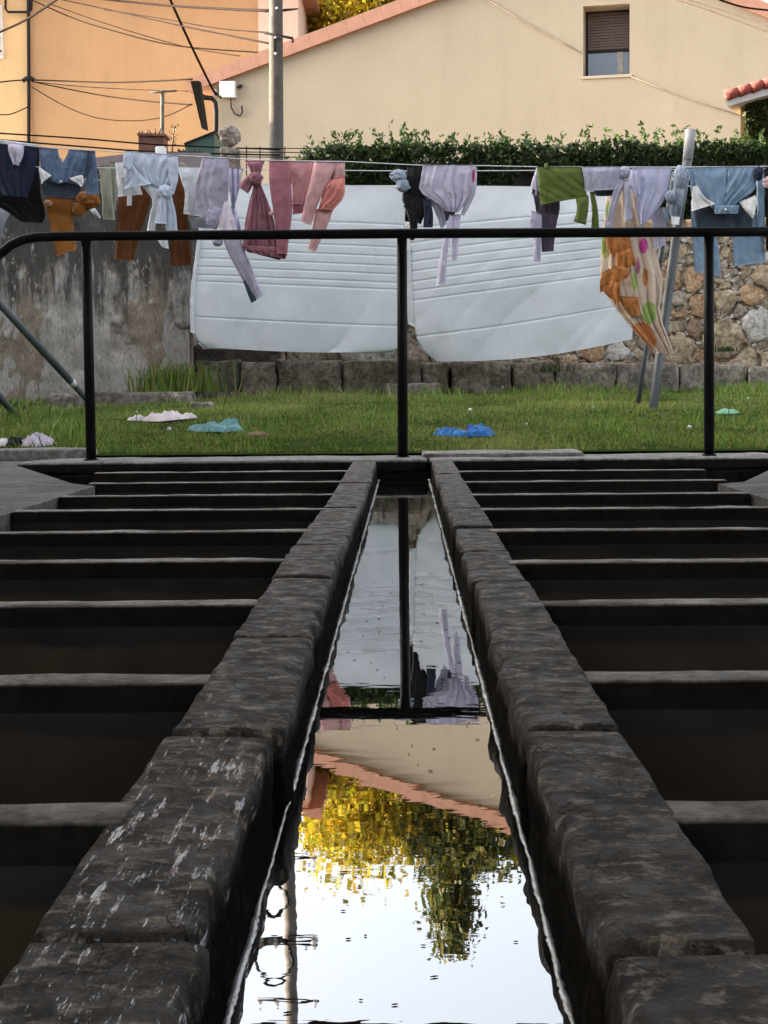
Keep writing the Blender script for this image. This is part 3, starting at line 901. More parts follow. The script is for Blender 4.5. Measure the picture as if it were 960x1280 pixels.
mesh_obj("foliage", V, Fq, M_leaf, hedge, False, tint(len(C), hcols))
sh = []
for _ in range(260):
    x0 = RNG.uniform(hx0 + .1, 4.6); z0 = np.interp(x0, np.linspace(hx0 - .5, 9, 500), tops) - .06
    L = .08 + .20 * RNG.random() ** 2; dx = RNG.normal(0, .25); y0 = RNG.uniform(HY0, HY0 + .7)
    m_ = int(8 + L * 50)
    for q in range(m_):
        u = RNG.random(); sh.append((x0 + dx * L * u + RNG.normal(0, .018), y0 + RNG.normal(0, .018), z0 + L * u))
sh = np.array(sh)
V, Fq = leaf_quads(sh, 0.055, 0.45, 0.8)
mesh_obj("shoots", V, Fq, M_leaf, hedge, False, tint(len(sh), [(0.045, 0.085, 0.018), (0.07, 0.12, 0.025), (0.03, 0.06, 0.016)]))

# ================================================================ BUILDINGS
def wall_mat(name, c, var=0.06, stain=0.12):
    t = NT(name)
    a = t.noise(0.7, 6, 0.6)
    col = t.ramp(a, [(0.3, tuple(x * (1 - var) for x in c)), (0.7, tuple(min(1, x * (1 + var)) for x in c))])
    s = t.noise(1.6, 6, 0.7, t.coord((1.4, 1.4, 0.18)))
    col = t.mix(t.ramp(s, [(0.5, 0.0), (0.85, stain * 3)]), col, tuple(x * 0.62 for x in c))
    g = t.noise(45, 4, 0.6)
    col = t.mix(0.10, col, t.ramp(g, [(0.3, 0.2), (0.7, 0.9)]), 'OVERLAY')
    return t.out(col, 0.92, t.bump(g, 0.35, 0.006), Specular_IOR_Level=0.25)
M_cream = wall_mat("cream_render", (0.355, 0.308, 0.234), 0.05, 0.10)
M_reveal = wall_mat("reveal_render", (0.42, 0.36, 0.28))
M_orange = wall_mat("orange_render", (0.46, 0.29, 0.155), 0.06, 0.14)
M_salmon = m_plain("salmon_tile", (0.40, 0.21, 0.145), 0.12, 6, 0.85, 0.4, 30, 0.01)
M_dkgrey = m_plain("dark_grey_metal", (0.020, 0.019, 0.019), 0.25, 6, 0.7, 0.1, Specular_IOR_Level=0.15)
M_white = m_plain("white_plastic", (0.70, 0.70, 0.68), 0.06, 5, 0.5, 0.05)

# gabled house, its gable turned a little to the left
A = math.radians(12)
HN = Vector((-math.sin(A), -math.cos(A), 0))
H0 = P(506, 112, 34)
def PH(px, py, off=0.0):
    return PPL(px, py, H0 + HN * off, HN)
HD = -HN
house = thing("gabled_house", "long cream rendered gable house with salmon roof edge and one small shuttered window", "house", (H0.x, H0.y, 1.5))
E0, AP = PH(268, 106), PH(741, -71)
slope_l = (AP.z - E0.z)
E1 = PH(1225, 141)
def down(p, z=1.3): return Vector((p.x, p.y, z))
wx0, wx1, wy0, wy1 = 729, 787, 8, 95.5
TL, TR, BL, BR = PH(wx0, wy0), PH(wx1, wy0), PH(wx0, wy1), PH(wx1, wy1)
TR.z = TL.z; BR.z = BL.z
def on_roof(p):                                           # point of the verge straight above p
    t = (Vector((p.x, p.y)) - Vector((E0.x, E0.y))).length / (Vector((AP.x, AP.y)) - Vector((E0.x, E0.y))).length
    if t <= 1: z = E0.z + (AP.z - E0.z) * t
    else:
        t2 = (Vector((p.x, p.y)) - Vector((AP.x, AP.y))).length / (Vector((E1.x, E1.y)) - Vector((AP.x, AP.y))).length
        z = AP.z + (E1.z - AP.z) * t2
    return Vector((p.x, p.y, z))
mb = MB()
mb.add([down(E0), down(TL), on_roof(TL), E0], [(0, 1, 2, 3)])
if TL.x < AP.x:
    mb.add([TL, TR, on_roof(TR), AP, on_roof(TL)], [(0, 1, 2, 3, 4)])
else:
    mb.add([TL, TR, on_roof(TR), on_roof(TL)], [(0, 1, 2, 3)])
mb.add([down(TL), down(TR), BR, BL], [(0, 1, 2, 3)])
if TL.x >= AP.x:
    mb.v = mb.v[:0]; mb.f = []
    mb.add([down(E0), down(TL), on_roof(TL), AP, E0], [(0, 1, 2, 3, 4)]); mb.add([TL, TR, on_roof(TR), on_roof(TL)], [(0, 1, 2, 3)]); mb.add([down(TL), down(TR), BR, BL], [(0, 1, 2, 3)])
mb.add([down(TR), down(E1), E1, on_roof(TR)], [(0, 1, 2, 3)])
D10 = HD * 11
mb.add([down(E0), E0, E0 + D10, down(E0) + D10], [(0, 1, 2, 3)])
mb.add([down(E1), E1, E1 + D10, down(E1) + D10], [(0, 3, 2, 1)])
mb.add([down(E0) + D10, down(E1) + D10, E1 + D10, AP + D10, E0 + D10], [(0, 4, 3, 2, 1)])
mb.obj("wall", M_cream, house)
# window
win = MB(); R_ = HD * 0.62
mb = MB()
mb.add([TL, TR, TR + R_, TL + R_], [(0, 1, 2, 3)]).add([BL, BR, BR + R_, BL + R_], [(0, 3, 2, 1)]).add([TL, BL, BL + R_, TL + R_], [(0, 3, 2, 1)]).add([TR, BR, BR + R_, TR + R_], [(0, 1, 2, 3)])
mb.obj("window_reveal", M_reveal, house)
ux = (TR - TL).normalized(); ww = (TR - TL).length; uz = Vector((0, 0, 1)); wh_ = TL.z - BL.z
def bar(o, a, b, c, d, y0, y1, mat, name, par):
    m_ = MB(); p = lambda s, t_: o + ux * s + uz * t_ + HD * y0
    m_.prism([p(a, c), p(b, c), p(b, d), p(a, d)], HD * (y1 - y0))
    return mesh_obj(name, m_.v, m_.f, mat, par, False)
W = bar(BL, 0.0, 0.045, 0.0, wh_, 0.54, 0.61, M_dkgrey, "window", house)
mb = MB()
for a, b, c_, d_ in ((0.0, .05, 0, wh_), (ww - .05, ww, 0, wh_), (0.05, ww - .05, 0, .06), (0.05, ww - .05, wh_ - .05, wh_), (.05, ww - .05, wh_ * .40, wh_ * .44)):
    p = lambda s, t_: BL + ux * s + uz * t_ + HD * 0.52
    mb.prism([p(a, c_), p(b, c_), p(b, d_), p(a, d_)], HD * 0.06)
mesh_obj("frame", mb.v, mb.f, M_dkgrey, W, False)
tg = NT("window_glass"); M_glass = tg.out((0.10, 0.14, 0.20), 0.05, None, Specular_IOR_Level=0.8)
bar(BL, .05, ww - .05, .06, wh_ * .40, 0.55, 0.565, M_glass, "pane", W)
M_cur = m_plain("curtain", (0.35, 0.33, 0.31), .2, 8, .9, .2)
M_shut = m_plain("brown_shutter", (0.085, 0.060, 0.055), 0.15, 6, 0.6, 0.1)
ns = 13
for i in range(ns):
    z0 = wh_ * .44 + (wh_ * .53) * i / ns
    bar(BL, .05, ww - .05, z0 + .004, z0 + wh_ * .53 / ns - .006, 0.505, 0.53, M_shut, "slat", W)
bar(BL, ww * .70, ww * .82, .06, wh_ * .40, 0.54, 0.547, M_cur, "curtain", W)
bar(BL, -0.03, ww + .05, -.06, -.003, -0.03, 0.60, M_reveal, "sill", W)
# roof: two slopes with a thick salmon verge
for a, b, nm in ((E0, AP, 0), (E1, AP, 1)):
    dirv = (b - a).normalized(); a2 = a - dirv * 0.55
    nrm_ = Vector((0, 0, 1)) - dirv * dirv.z; nrm_.normalize()
    off = HN * 0.14
    mb = MB(); mb.prism([a2 + off, b + off, b + off + nrm_ * 0.27, a2 + off + nrm_ * 0.27], HD * 11.3)
    r_ = mb.obj("roof", M_salmon, house)
    k = 0
    n_t = int((b - a2).length / 0.4)
    if nm == 0:
        for i in range(n_t):
            p0 = a2 + dirv * (i * (b - a2).length / n_t); p1 = p0 + dirv * ((b - a2).length / n_t - .004)
            q = HN * 0.165
            m_ = MB(); m_.prism([p0 + q + nrm_ * -.006, p1 + q + nrm_ * -.006, p1 + q + nrm_ * .278, p0 + q + nrm_ * .278], HD * 0.045)
            mesh_obj("verge_tile", m_.v, m_.f, M_salmon, house, False)
# eave gutter, downpipe, cable box
g0, g1 = P(240, 102, 33.2), P(256, 160, 36.5)
mb = MB()
mb.prism([P(238, 101, 33.4), P(249, 101, 33.4), P(258, 162, 34.2), P(252, 160, 34.2)], Vector((0.02, 0.20, 0)))
mb.obj("gutter", M_dkgrey, house)
v, f = tube([PH(246, 104, .3), PH(248, 118, .3), PH(256, 122, .25), PH(265, 123, .15), PH(269, 128, .12), PH(270, 140, .12), PH(270, 240, .12)], 0.055, 10); mesh_obj("downpipe", v, f, M_dkgrey, house)
b0, b1 = PH(277, 103, .06), PH(297, 123, .06)
mb = MB(); mb.prism([PH(277, 103), PH(296, 103), PH(296, 123), PH(277, 123)], HN * 0.16); box_ = mb.obj("meter_box", M_white, house)
mb = MB(); mb.prism([PH(299, 107, .02), PH(303, 106, .02), PH(302, 110, .02), PH(297, 110, .02)], HN * 0.06); mb.obj("bracket", M_dkgrey, box_)
v, f = tube([PH(288, 123, .08), PH(289, 134, .06), PH(293, 142, .05), PH(300, 145, .05), PH(303, 140, .05), PH(302, 132, .05)], 0.018, 6); mesh_obj("cable_loop", v, f, M_dkgrey, box_)
mb = MB(); mb.prism([PH(267, 112), PH(273, 112), PH(273, 119), PH(267, 119)], HN * 0.12); mb.obj("junction_box", m_plain("grey_box", (.3, .29, .27), .1), house)

# orange building behind
OY = 44
ob = thing("orange_building", "tall orange rendered building with a pale corner strip at the upper left", "building", (P(150, 300, OY).x, OY, 1.5))
def PO(px, py, y=OY): return P(px, py, y)
zb, zt = 1.3, 11.5
xa, xm, xq, xe = PO(-260, 50).x, PO(37, 50).x, PO(323, 50).x, PO(373, 50).x
mb = MB(); mb.box((xa, OY, zb), (xq, OY + 9, zt)); mb.obj("wall", M_orange, ob)
mb = MB(); mb.box((xq + .002, OY - .03, zb), (xe, OY + 9, zt)); mb.obj("corner_strip", wall_mat("pale_strip", (0.66, 0.50, 0.40)), ob)
mb = MB(); mb.box((xa, OY - .06, zb), (xm - .02, OY - .003, zt)); mb.obj("pale_wall", wall_mat("pale_orange_render", (0.66, 0.45, 0.24)), ob)
mb = MB(); mb.box((xa - .4, OY - .5, zt + .002), (xe + .4, OY + 9.4, zt + .25)); mb.obj("roof", M_salmon, ob)
wn_ = MB(); q0, q1 = PO(-40, 8), PO(5.5, 74); wn_.box((q0.x, OY - .10, q1.z), (q1.x, OY - .062, q0.z)); wo = wn_.obj("window", M_white, ob)
q0, q1 = PO(-37, 12), PO(2.5, 70); mb = MB(); mb.box((q0.x, OY - .13, q1.z), (q1.x, OY - .102, q0.z)); mb.obj("pane", m_plain("white_shutter", (.62, .56, .48), .08), wo)
q = PO(0, 66); mb = MB(); mb.box((q.x - .05, OY - .16, q.z), (q.x + .08, OY - .131, q.z + .04)); mb.obj("handle", M_dkgrey, wo)
# black conduit with its clamp and bracket
cd = thing("conduit_pole", "black cable conduit running down the orange building with a clamp halfway", "cable conduit", (PO(36, 300, OY - .4).x, OY - .4, 1.5))
v, f = tube([PO(36, -70, OY - .2), PO(35.5, 20, OY - .2), PO(36, 80, OY - .2), PO(36.2, 250, OY - .2)], 0.05, 8); mesh_obj("conduit", v, f, M_dkgrey, cd)
v, f = tube([PO(29, 101, OY - .25), PO(33, 98, OY - .3), PO(39, 98, OY - .3), PO(43, 101, OY - .25)], 0.06, 6); mesh_obj("clamp", v, f, M_dkgrey, cd)
v, f = tube([PO(7, -20, OY - .2), PO(7, 11, OY - .2), PO(10, 15, OY - .2), PO(32, 15, OY - .2), PO(39, 13, OY - .2), PO(40, -10, OY - .2)], 0.035, 6); mesh_obj("bracket", v, f, M_dkgrey, cd)

# small outbuilding at the right
UY = 24.0
ub = thing("outbuilding", "small outbuilding at right edge with red clay tile eave and white fascia", "building", (P(960, 200, UY).x, UY, 1.5))
def PU(px, py, y=UY): return P(px, py, y)
mb = MB()
mb.prism([PU(906, 123), PU(1050, 80), PU(1050, 93), PU(909, 133)], (2.3, 5, 0)); mb.obj("fascia", m_plain("white_board", (.42, .40, .385), .08), ub)
M_red = m_plain("red_clay_tile", (0.20, 0.042, 0.026), 0.25, 8, 0.8, 0.5, 30, 0.01)
for i in range(9):
    for j in range(7):
        a = i / 9; b = (i + 1.12) / 9
        p0 = PU(907 + 143 * a, 120 - 43 * a); p1 = PU(907 + 143 * b, 120 - 43 * b - 1.0)
        y = UY - .12 + j * .34; dx_ = j * .34 * .46
        v, f = tube([(p0.x + dx_, y + .12, p0.z), (p1.x + dx_, y + .12, p1.z)], [.085, .07], 8); mesh_obj("roof_tile", v, f, M_red, ub)
wq = PU(931, 150)
mb = MB(); zt_ = PU(931, 124).z; mb.prism([(wq.x, UY + .3, 1.3), (wq.x + 3, UY + .3, 1.3), (wq.x + 3, UY + .3, zt_), (wq.x, UY + .3, zt_)], (2.1, 4.5, 0)); mb.obj("wall", wall_mat("ochre_wall", (.34, .22, .10)), ub)
ivy = thing("ivy_plant", "dark ivy climbing the outbuilding wall at the right edge", "climbing plant", (PU(945, 200).x, UY + .1, 1.5))
C = []
for _ in range(3200):
    u = RNG.random(); px = 933 + 34 * RNG.random() + 3 * math.sin(u * 9); py = 108 + 75 * u
    if nz(px * .14, py * .14, 3) < -0.12 and u < .8: continue
    q = P(px, py, UY + .18 + .08 * RNG.random()); C.append((q.x, q.y, q.z))
V, Fq = leaf_quads(np.array(C), 0.10, .8); mesh_obj("foliage", V, Fq, M_leaf, ivy, False, tint(len(C), dark))
for k in range(4):
    v, f = tube([P(936 + 8 * k, 260, UY + .26), P(938 + 7 * k, 170, UY + .26), P(935 + 9 * k, 130, UY + .26)], [.03, .02, .01], 5); mesh_obj("stem", v, f, M_bark, ivy)

# added unseen house left of the yard, blocking the low sun from it
sh_ = thing("added_shade_house", "added white house out of view at left, shading the yard from the sun", "house", (-12, 12, 0.3))
mb = MB(); mb.box((-17, -2, -0.7), (-8.6, 27, 5.3)); mb.obj("wall", m_plain("white_render", (.62, .60, .56), .08, 2, .9, .2), sh_)
mb = MB(); mb.prism([(-17.4, -2.4, 5.302), (-8.2, -2.4, 5.302), (-12.8, -2.4, 6.4)], (0, 28.8, 0)); mb.obj("roof", M_tile, sh_)

# ---------------------------------------------------------------- things between the yard and the houses
M_wood = m_plain("weathered_pole_wood", (0.085, 0.073, 0.062), 0.3, 9, 0.9, 0.7, 50, 0.006)
LY = 20.0
pole = thing("utility_pole", "weathered wooden utility pole rising in front of the cream gable house", "utility pole", (P(344, 300, LY).x, LY, 1.5))
ptop = P(346, 400, LY); 
pb = P(343.5, 225, LY); pb.z = 1.3
pt = P(345, 0, LY); d = (pt - pb).normalized(); ptop = pb + d * ((8.05 - pb.z) / d.z)
v, f = tube([pb, pb.lerp(ptop, .3), pb.lerp(ptop, .6), ptop], [.098, .092, .084, .075], 14); mesh_obj("pole_shaft", v, f, M_wood, pole)
for py in (10, 47, 67):
    c = P(346 - (py > 40) * 1.5, py, LY - .095); v, f = tube([c, c + Vector((0, .05, 0))], 0.016, 8); mesh_obj("bolt", v, f, M_white, pole)
mb = MB(); mb.prism([P(343, 48, LY - .098), P(345.5, 48, LY - .098), P(345, 64, LY - .098), P(342.5, 64, LY - .098)], (0, -.01, 0)); mb.obj("slot_plate", M_dkgrey, pole)
v, f = tube([P(330, 41, LY - .11), P(366, 48, LY - .11), P(366, 53, LY - .11)], .018, 6); mesh_obj("bracket", v, f, M_dkgrey, pole)
for z in (5.6, 6.7, 7.5):
    v, f = tube([(ptop.x - .45, LY - .12, z), (ptop.x + .35, LY - .12, z + .03)], .022, 6); mesh_obj("bracket", v, f, M_dkgrey, pole)
    for s in (-.42, -.2, .3):
        v, f = tube([(ptop.x + s, LY - .12, z), (ptop.x + s, LY - .12, z + .07), (ptop.x + s, LY - .12, z + .12)], [.03, .045, .02], 8); mesh_obj("insulator", v, f, M_white, pole)
for z, r in ((6.15, .24), (6.95, .30)):
    pp = [(ptop.x - .22 + r * math.cos(a) * .8, LY - .16 + .02 * math.sin(3 * a), z + r * math.sin(a)) for a in [i * PI / 8 for i in range(19)]]
    v, f = tube(pp, .022, 6); mesh_obj("coiled_cable", v, f, M_dkgrey, pole)
tl_ = ptop

lp = thing("antenna_mast", "thin pale mast with a short crossbar in front of the orange wall", "mast", (P(203, 190, 26).x, 26, 1.5))
v, f = tube([P(202.5, 240, 26), P(203, 113, 26)], .032, 8); mesh_obj("mast", v, f, M_wood, lp)
v, f = tube([P(187, 116, 26), P(200, 115, 25.97), P(221, 113.5, 26)], .016, 6); mesh_obj("crossbar", v, f, M_wood, lp)
rb = thing("rusty_box", "rusty brown box chimney with a ragged top below the thin mast", "chimney", (P(188, 190, 25).x, 25, 1.5))
M_rust = m_plain("rusty_iron", (0.13, 0.06, 0.04), .4, 10, .9, .5, 40, .01)
mb = MB(); mb.prism([P(173, 168, 25), P(205, 168, 25), P(205, 240, 25), P(174, 240, 25)], (0, .4, 0)); mb.obj("casing", M_rust, rb)
mb = MB(); mb.prism([P(171.5, 166, 24.95), P(207, 167, 24.95), P(207, 170, 24.95), P(171.5, 169, 24.95)], (0, .5, 0)); mb.obj("rim", M_rust, rb)
for i in range(7):
    px = 173 + i * 5.2; v, f = tube([P(px, 168, 25.1), P(px + rr.uniform(-2, 2), 162 + rr.uniform(-2, 3), 25.1)], [.02, .008], 5); mesh_obj("spike", v, f, M_rust, rb)
sp = thing("wild_plant", "spindly dry plant beside the rusty chimney", "plant", (P(216, 190, 24.6).x, 24.6, 1.5))
v, f = tube([P(213, 240, 24.6), P(216, 178, 24.6), P(218, 157, 24.6)], [.02, .012, .006], 5); mesh_obj("stem", v, f, M_bark, sp)
C = [tuple(P(217 + RNG.normal(0, 2.2), 156 + 26 * RNG.random(), 24.6 + RNG.normal(0, .05))) for _ in range(50)]
V, Fq = leaf_quads(np.array(C), .05); mesh_obj("foliage", V, Fq, M_leaf, sp, False, tint(len(C), [(.12, .05, .02), (.07, .06, .02)]))
gs = thing("green_shed", "dark green metal shed end with sloping top below the gutter", "shed", (P(250, 190, 23).x, 23, 1.5))
mb = MB(); mb.prism([P(231.5, 179, 23), P(268, 164.5, 23), P(268, 245, 23), P(231.5, 245, 23)], (0, 2.2, 0)); mb.obj("wall", m_plain("green_sheet", (0.03, 0.075, 0.052), .15, 4, .6, .1), gs)
mb = MB(); mb.prism([P(230, 178.5, 22.95), P(269, 163, 22.95), P(269, 165, 22.95), P(230, 180.5, 22.95)], (0, 2.3, 0)); mb.obj("roof", M_dkgrey, gs)
dk = thing("wooden_panel", "dark weathered wooden panel in front of the green shed", "panel", (P(238, 195, 19).x, 19, 1.5))
for i in range(5):
    px = 222 + i * 6.4; mb = MB(); mb.prism([P(px, 184 + rr.uniform(0, 5), 19), P(px + 6, 187 + rr.uniform(0, 5), 19), P(px + 6, 240, 19), P(px, 240, 19)], (0, .04, 0)); mb.obj("plank", m_plain("black_wood", (.035, .03, .024), .4, 9), dk)
spl = thing("stone_gatepost", "rounded stone gatepost capped by a boulder left of the wooden pole", "gatepost", (P(286, 200, 18.5).x, 18.5, 1.5))
def gp(px0, px1, py0, py1, nm, sd, r):
    a = P(px0, py1, 18.5); b = P(px1, py0, 18.5)
    v, f = worn_box((a.x, 18.4, a.z), (b.x, 18.66, b.z), (12, 10, 12), r, .014, sd, 7); mesh_obj(nm, v, f, M_ledge, spl)
gp(274, 300, 157, 184, "capstone", 3, .12); gp(277, 300, 184.5, 240, "shaft", 4, .03)
wb = thing("white_block", "small white block standing on the wall top beside the mast", "block", (P(201, 188, 14).x, 13.0, 2.1))
a = P(195, 191, 13.05); b = P(207, 184, 13.05); v, f = worn_box((a.x, 13.0, 2.165), (b.x, 13.1, b.z), (6, 5, 6), .01, .004, 2, 9); mesh_obj("block", v, f, M_white, wb)
fw = thing("low_roof", "mauve grey low roof edge behind the rendered wall at left", "roof", (P(150, 200, 17).x, 17, 1.5))
mb = MB(); mb.prism([P(118, 197, 17), P(178, 190, 17), P(262, 191, 17), P(262, 250, 17), P(118, 250, 17)], (0, 2, 0)); mb.obj("slab", m_plain("mauve_slate", (.20, .165, .165), .2, 6), fw)

# wires and cables
M_cab = m_plain("cable_black", (0.012, 0.009, 0.008), .3, 5, .95, 0, Specular_IOR_Level=0.05)
M_cab2 = m_plain("cable_brown", (0.016, 0.009, 0.006), .3, 5, .95, 0, Specular_IOR_Level=0.05)
M_cabg = m_plain("cable_grey", (0.36, 0.29, 0.21), .2, 5, .8, 0)
def cable(pts, r, mat, label):
    W_ = [P(*p) for p in pts]
    S_ = []
    for i in range(len(W_) - 1):
        p0, p1, p2, p3 = W_[max(i - 1, 0)], W_[i], W_[i + 1], W_[min(i + 2, len(W_) - 1)]
        for k in range(6):
            t_ = k / 6
            S_.append(0.5 * ((2 * p1) + (p2 - p0) * t_ + (2 * p0 - 5 * p1 + 4 * p2 - p3) * t_ * t_ + (3 * p1 - p0 - 3 * p2 + p3) * t_ ** 3))
    S_.append(W_[-1])
    v, f = tube(S_, r, 6)
    tag(mesh_obj("cable", v, f, mat, None, True, None, tuple(W_[0])), label, "cable", "cables crossing in front of the orange building")
YC = 32
cable([(60, -9, YC), (140, 0, YC), (210, 7, 30), (280, 11, 26), (338, 13.5, LY)], .022, M_cab2, "thick brown cable reaching the wooden pole near the top of the picture")
cable([(352, 13, LY), (362, 12, 24), (372, 11, 40)], .020, M_cab, "short black cable from the pole to the pale corner strip")
cable([(70, -2, 40), (140, 13, 38), (230, 33, 30), (280, 43, 26), (340, 55, LY)], .016, M_cab2, "brown cable slanting down to the pole at the middle bolt")
cable([(130, 12, 40), (200, 23, 36), (270, 35, 28), (340, 41, LY)], .012, M_cab2, "thin cable slanting down to the pole bracket")
cable([(40, 0, 43), (90, 22, 42), (140, 38, 40), (220, 57, 38), (330, 66, 36)], .018, M_cab2, "lower slack cable crossing the middle of the orange wall")
cable([(60, 4, 43), (140, 32, 41), (230, 58, 39), (300, 70, 36)], .012, M_cab2, "faint cable just above the lower slack cable")
cable([(212, -2, 30), (238, 55, 32), (264, 108, 33), (270, 117, 33.5), (276, 122, 33.3)], .028, M_cab2, "thick steep cable dropping to the meter box on the cream house")
cable([(-10, 104, 43.5), (36, 100, 43.5), (140, 103, 40), (240, 99, 34)], .020, M_cab2, "nearly level cable from the conduit clamp to the gutter")
cable([(40, 102, 43.5), (120, 118, 42), (180, 126, 39), (240, 131, 35)], .018, M_cab2, "cable sagging from the conduit clamp towards the downpipe")
cable([(40, 109, 43.5), (80, 132, 42), (120, 147, 41), (165, 151, 40), (205, 146, 38), (240, 130, 35)], .014, M_cab2, "deeply sagging cable low on the orange wall")
cable([(40, 102, 43.5), (100, 108, 43), (170, 112, 40), (236, 114, 36)], .010, M_cab2, "faint straight cable under the clamp")
cable([(-10, 44, 34), (30, 26, 33), (70, 0, 31), (90, -12, 30)], .026, M_cab2, "slanting cable at the top left corner")
cable([(-10, 142, 43.5), (12, 143, 43.5), (36, 133, 43.7)], .016, M_cab, "short sagging cable at the left edge beside the conduit")
cable([(-10, 166, 19), (100, 173, 19), (200, 181, 19), (350, 187, 19.5)], .010, M_cab, "upper dark wire stretched just above the laundry at left")
cable([(-10, 174, 18), (100, 183, 18), (200, 190, 18), (350, 194, 18.5)], .010, M_cab, "lower dark wire stretched just above the laundry at left")
def hcable(pts, r, label):
    v, f = tube([PH(px, py, .03) for px, py in pts], r, 5)
    tag(mesh_obj("cable", v, f, M_cabg, None, True, None, tuple(PH(*pts[0], .03))), label, "cable", "thin cables on the cream gable")
hcable([(606, -2), (660, 30), (700, 52), (727, 66)], .012, "thin grey cable on the gable left of the window")
hcable([(789, 96), (830, 112), (880, 130), (932, 146)], .012, "thin grey cable on the gable right of the window")
cable([(835, -4, 26), (890, 14, 27), (960, 40, 28)], .014, M_cabg, "grey cable at the top right corner under the roof edge")
cable([(850, -4, 26), (900, 12, 27), (960, 32, 28)], .012, M_cabg, "second grey cable at the top right corner")
cable([(892, -3, 25), (930, 9, 25.5), (975, 14, 26)], .016, M_cab2, "brown cable across the right roof slope")
gf_ = thing("wire_fence", "thin wire mesh fence behind the pink laundry", "fence", (P(320, 195, 17.5).x, 17.5, 1.5))
for py in (185, 190, 196): v, f = tube([P(296, py, 17.5), P(420, py + 1, 17.5)], .006, 5); mesh_obj("wire", v, f, M_dkgrey, gf_)
for px in (308, 325, 356, 380): v, f = tube([P(px, 183, 17.5), P(px, 260, 17.5)], .007, 5); mesh_obj("stay", v, f, M_dkgrey, gf_)
# ================================================================ LAUNDRY
def resample(pl, n):
    pl = [tuple(map(float, p)) for p in pl]
    d = [0.0]
    for a, b in zip(pl, pl[1:]): d.append(d[-1] + math.hypot(b[0] - a[0], b[1] - a[1]))
    out = []
    for i in range(n + 1):
        s = d[-1] * i / n
        k = 0
        while k < len(d) - 2 and d[k + 1] < s: k += 1
        t = (s - d[k]) / max(1e-9, d[k + 1] - d[k])
        out.append((pl[k][0] + (pl[k + 1][0] - pl[k][0]) * t, pl[k][1] + (pl[k + 1][1] - pl[k][1]) * t))
    return out
def smooth_pl(pl, it=1):
    for _ in range(it):
        if len(pl) < 3: return pl
        q = [pl[0]]
        for a, b in zip(pl, pl[1:]):
            q.append((a[0] * .75 + b[0] * .25, a[1] * .75 + b[1] * .25)); q.append((a[0] * .25 + b[0] * .75, a[1] * .25 + b[1] * .75))
        q.append(pl[-1]); pl = q
    return pl
_cs = [0]
def strip(L, R, Y, th=0.010, amp=0.012, nf=3.0, nu=None, nv=None, flare=1.0, diag=0.0, wr=0.007, colf=None, bulge=0.0, grooves=None, sm=1, lean=0.0, wf=16, sag=0.0):
    """a hanging piece of cloth: two side outlines (picture points), closed front and back, with folds"""
    _cs[0] += 1
    sd = _cs[0] * 3.77
    Ls, Rs = smooth_pl(L, sm), smooth_pl(R, sm)
    ln = sum(math.hypot(b[0] - a[0], b[1] - a[1]) for a, b in zip(L, L[1:]))
    wd = max(math.hypot(R[i][0] - L[min(i, len(L) - 1)][0], R[i][1] - L[min(i, len(L) - 1)][1]) for i in range(len(R)))
    nv = nv or int(min(60, max(12, ln / 2.2))); nu = nu or int(min(60, max(10, wd / 2.0)))
    A_, B_ = resample(Ls, nv), resample(Rs, nv)
    V, Fc, C = [], [], []
    for j in range(nv + 1):
        v = j / nv
        tv = th * (0.35 + 0.65 * sstep(0, 0.22, v))
        ring_f, ring_b = [], []
        for i in range(nu + 1):
            u = i / nu
            px = A_[j][0] + (B_[j][0] - A_[j][0]) * u; py = A_[j][1] + (B_[j][1] - A_[j][1]) * u
            s = (1 - abs(2 * u - 1) ** 5)
            py += sag * math.sin(PI * u) * v ** 4
            q = P(px, py, Y + lean * v)
            am = amp * (0.25 + 0.75 * v * flare)
            ph = nf * (u + diag * (v - .5)) * 2 * PI + sd + 1.4 * nz(v * 1.6, sd)
            fold = am * (0.8 * math.sin(ph) + 0.4 * math.sin(2.1 * ph + 2.0 + sd)) + am * 1.5 * ((1 - abs(math.sin(ph * .5 + .6))) ** 4 + 0.7 * (1 - abs(math.sin(ph * .83 + 2.1 + 1.2 * v))) ** 5)
            w = wr * (fbm(q.x * wf + sd, q.z * wf * .7, sd, 3))
            base = Y + fold + w + lean * v - bulge * math.sin(PI * u) * v
            ex = 0.002 * nz(q.z * 22 + sd, i * .2) * (1 if 0 < j < nv else .5)
            g = 0.0
            if grooves: g = grooves(u, v)
            ring_f.append((q.x + ex, base - tv * s + g, q.z))
            if 0 < i < nu: ring_b.append((q.x + ex, base + tv * s * 0.8, q.z))
            if colf and True: C.append(colf(px, py, u, v))
        if colf:
            cf = C[-(nu + 1):]; C += [cf[i] for i in range(nu - 1, 0, -1)]
        V += ring_f + ring_b[::-1]
    m = 2 * nu
    for j in range(nv):
        for k in range(m):
            Fc.append((j * m + k, j * m + (k + 1) % m, (j + 1) * m + (k + 1) % m, (j + 1) * m + k))
    for j in (0, nv):
        o = j * m
        for i in range(nu):
            a, b = o + i, o + i + 1
            c = o + (m - i - 1 if i + 1 < nu else nu); d = o + (m - i) % m
            q = [a, b, c, d]; q2 = []
            for t in q:
                if t not in q2: q2.append(t)
            if len(q2) > 2: Fc.append(tuple(q2 if j == 0 else q2[::-1]))
    return V, Fc, (C if colf else None)
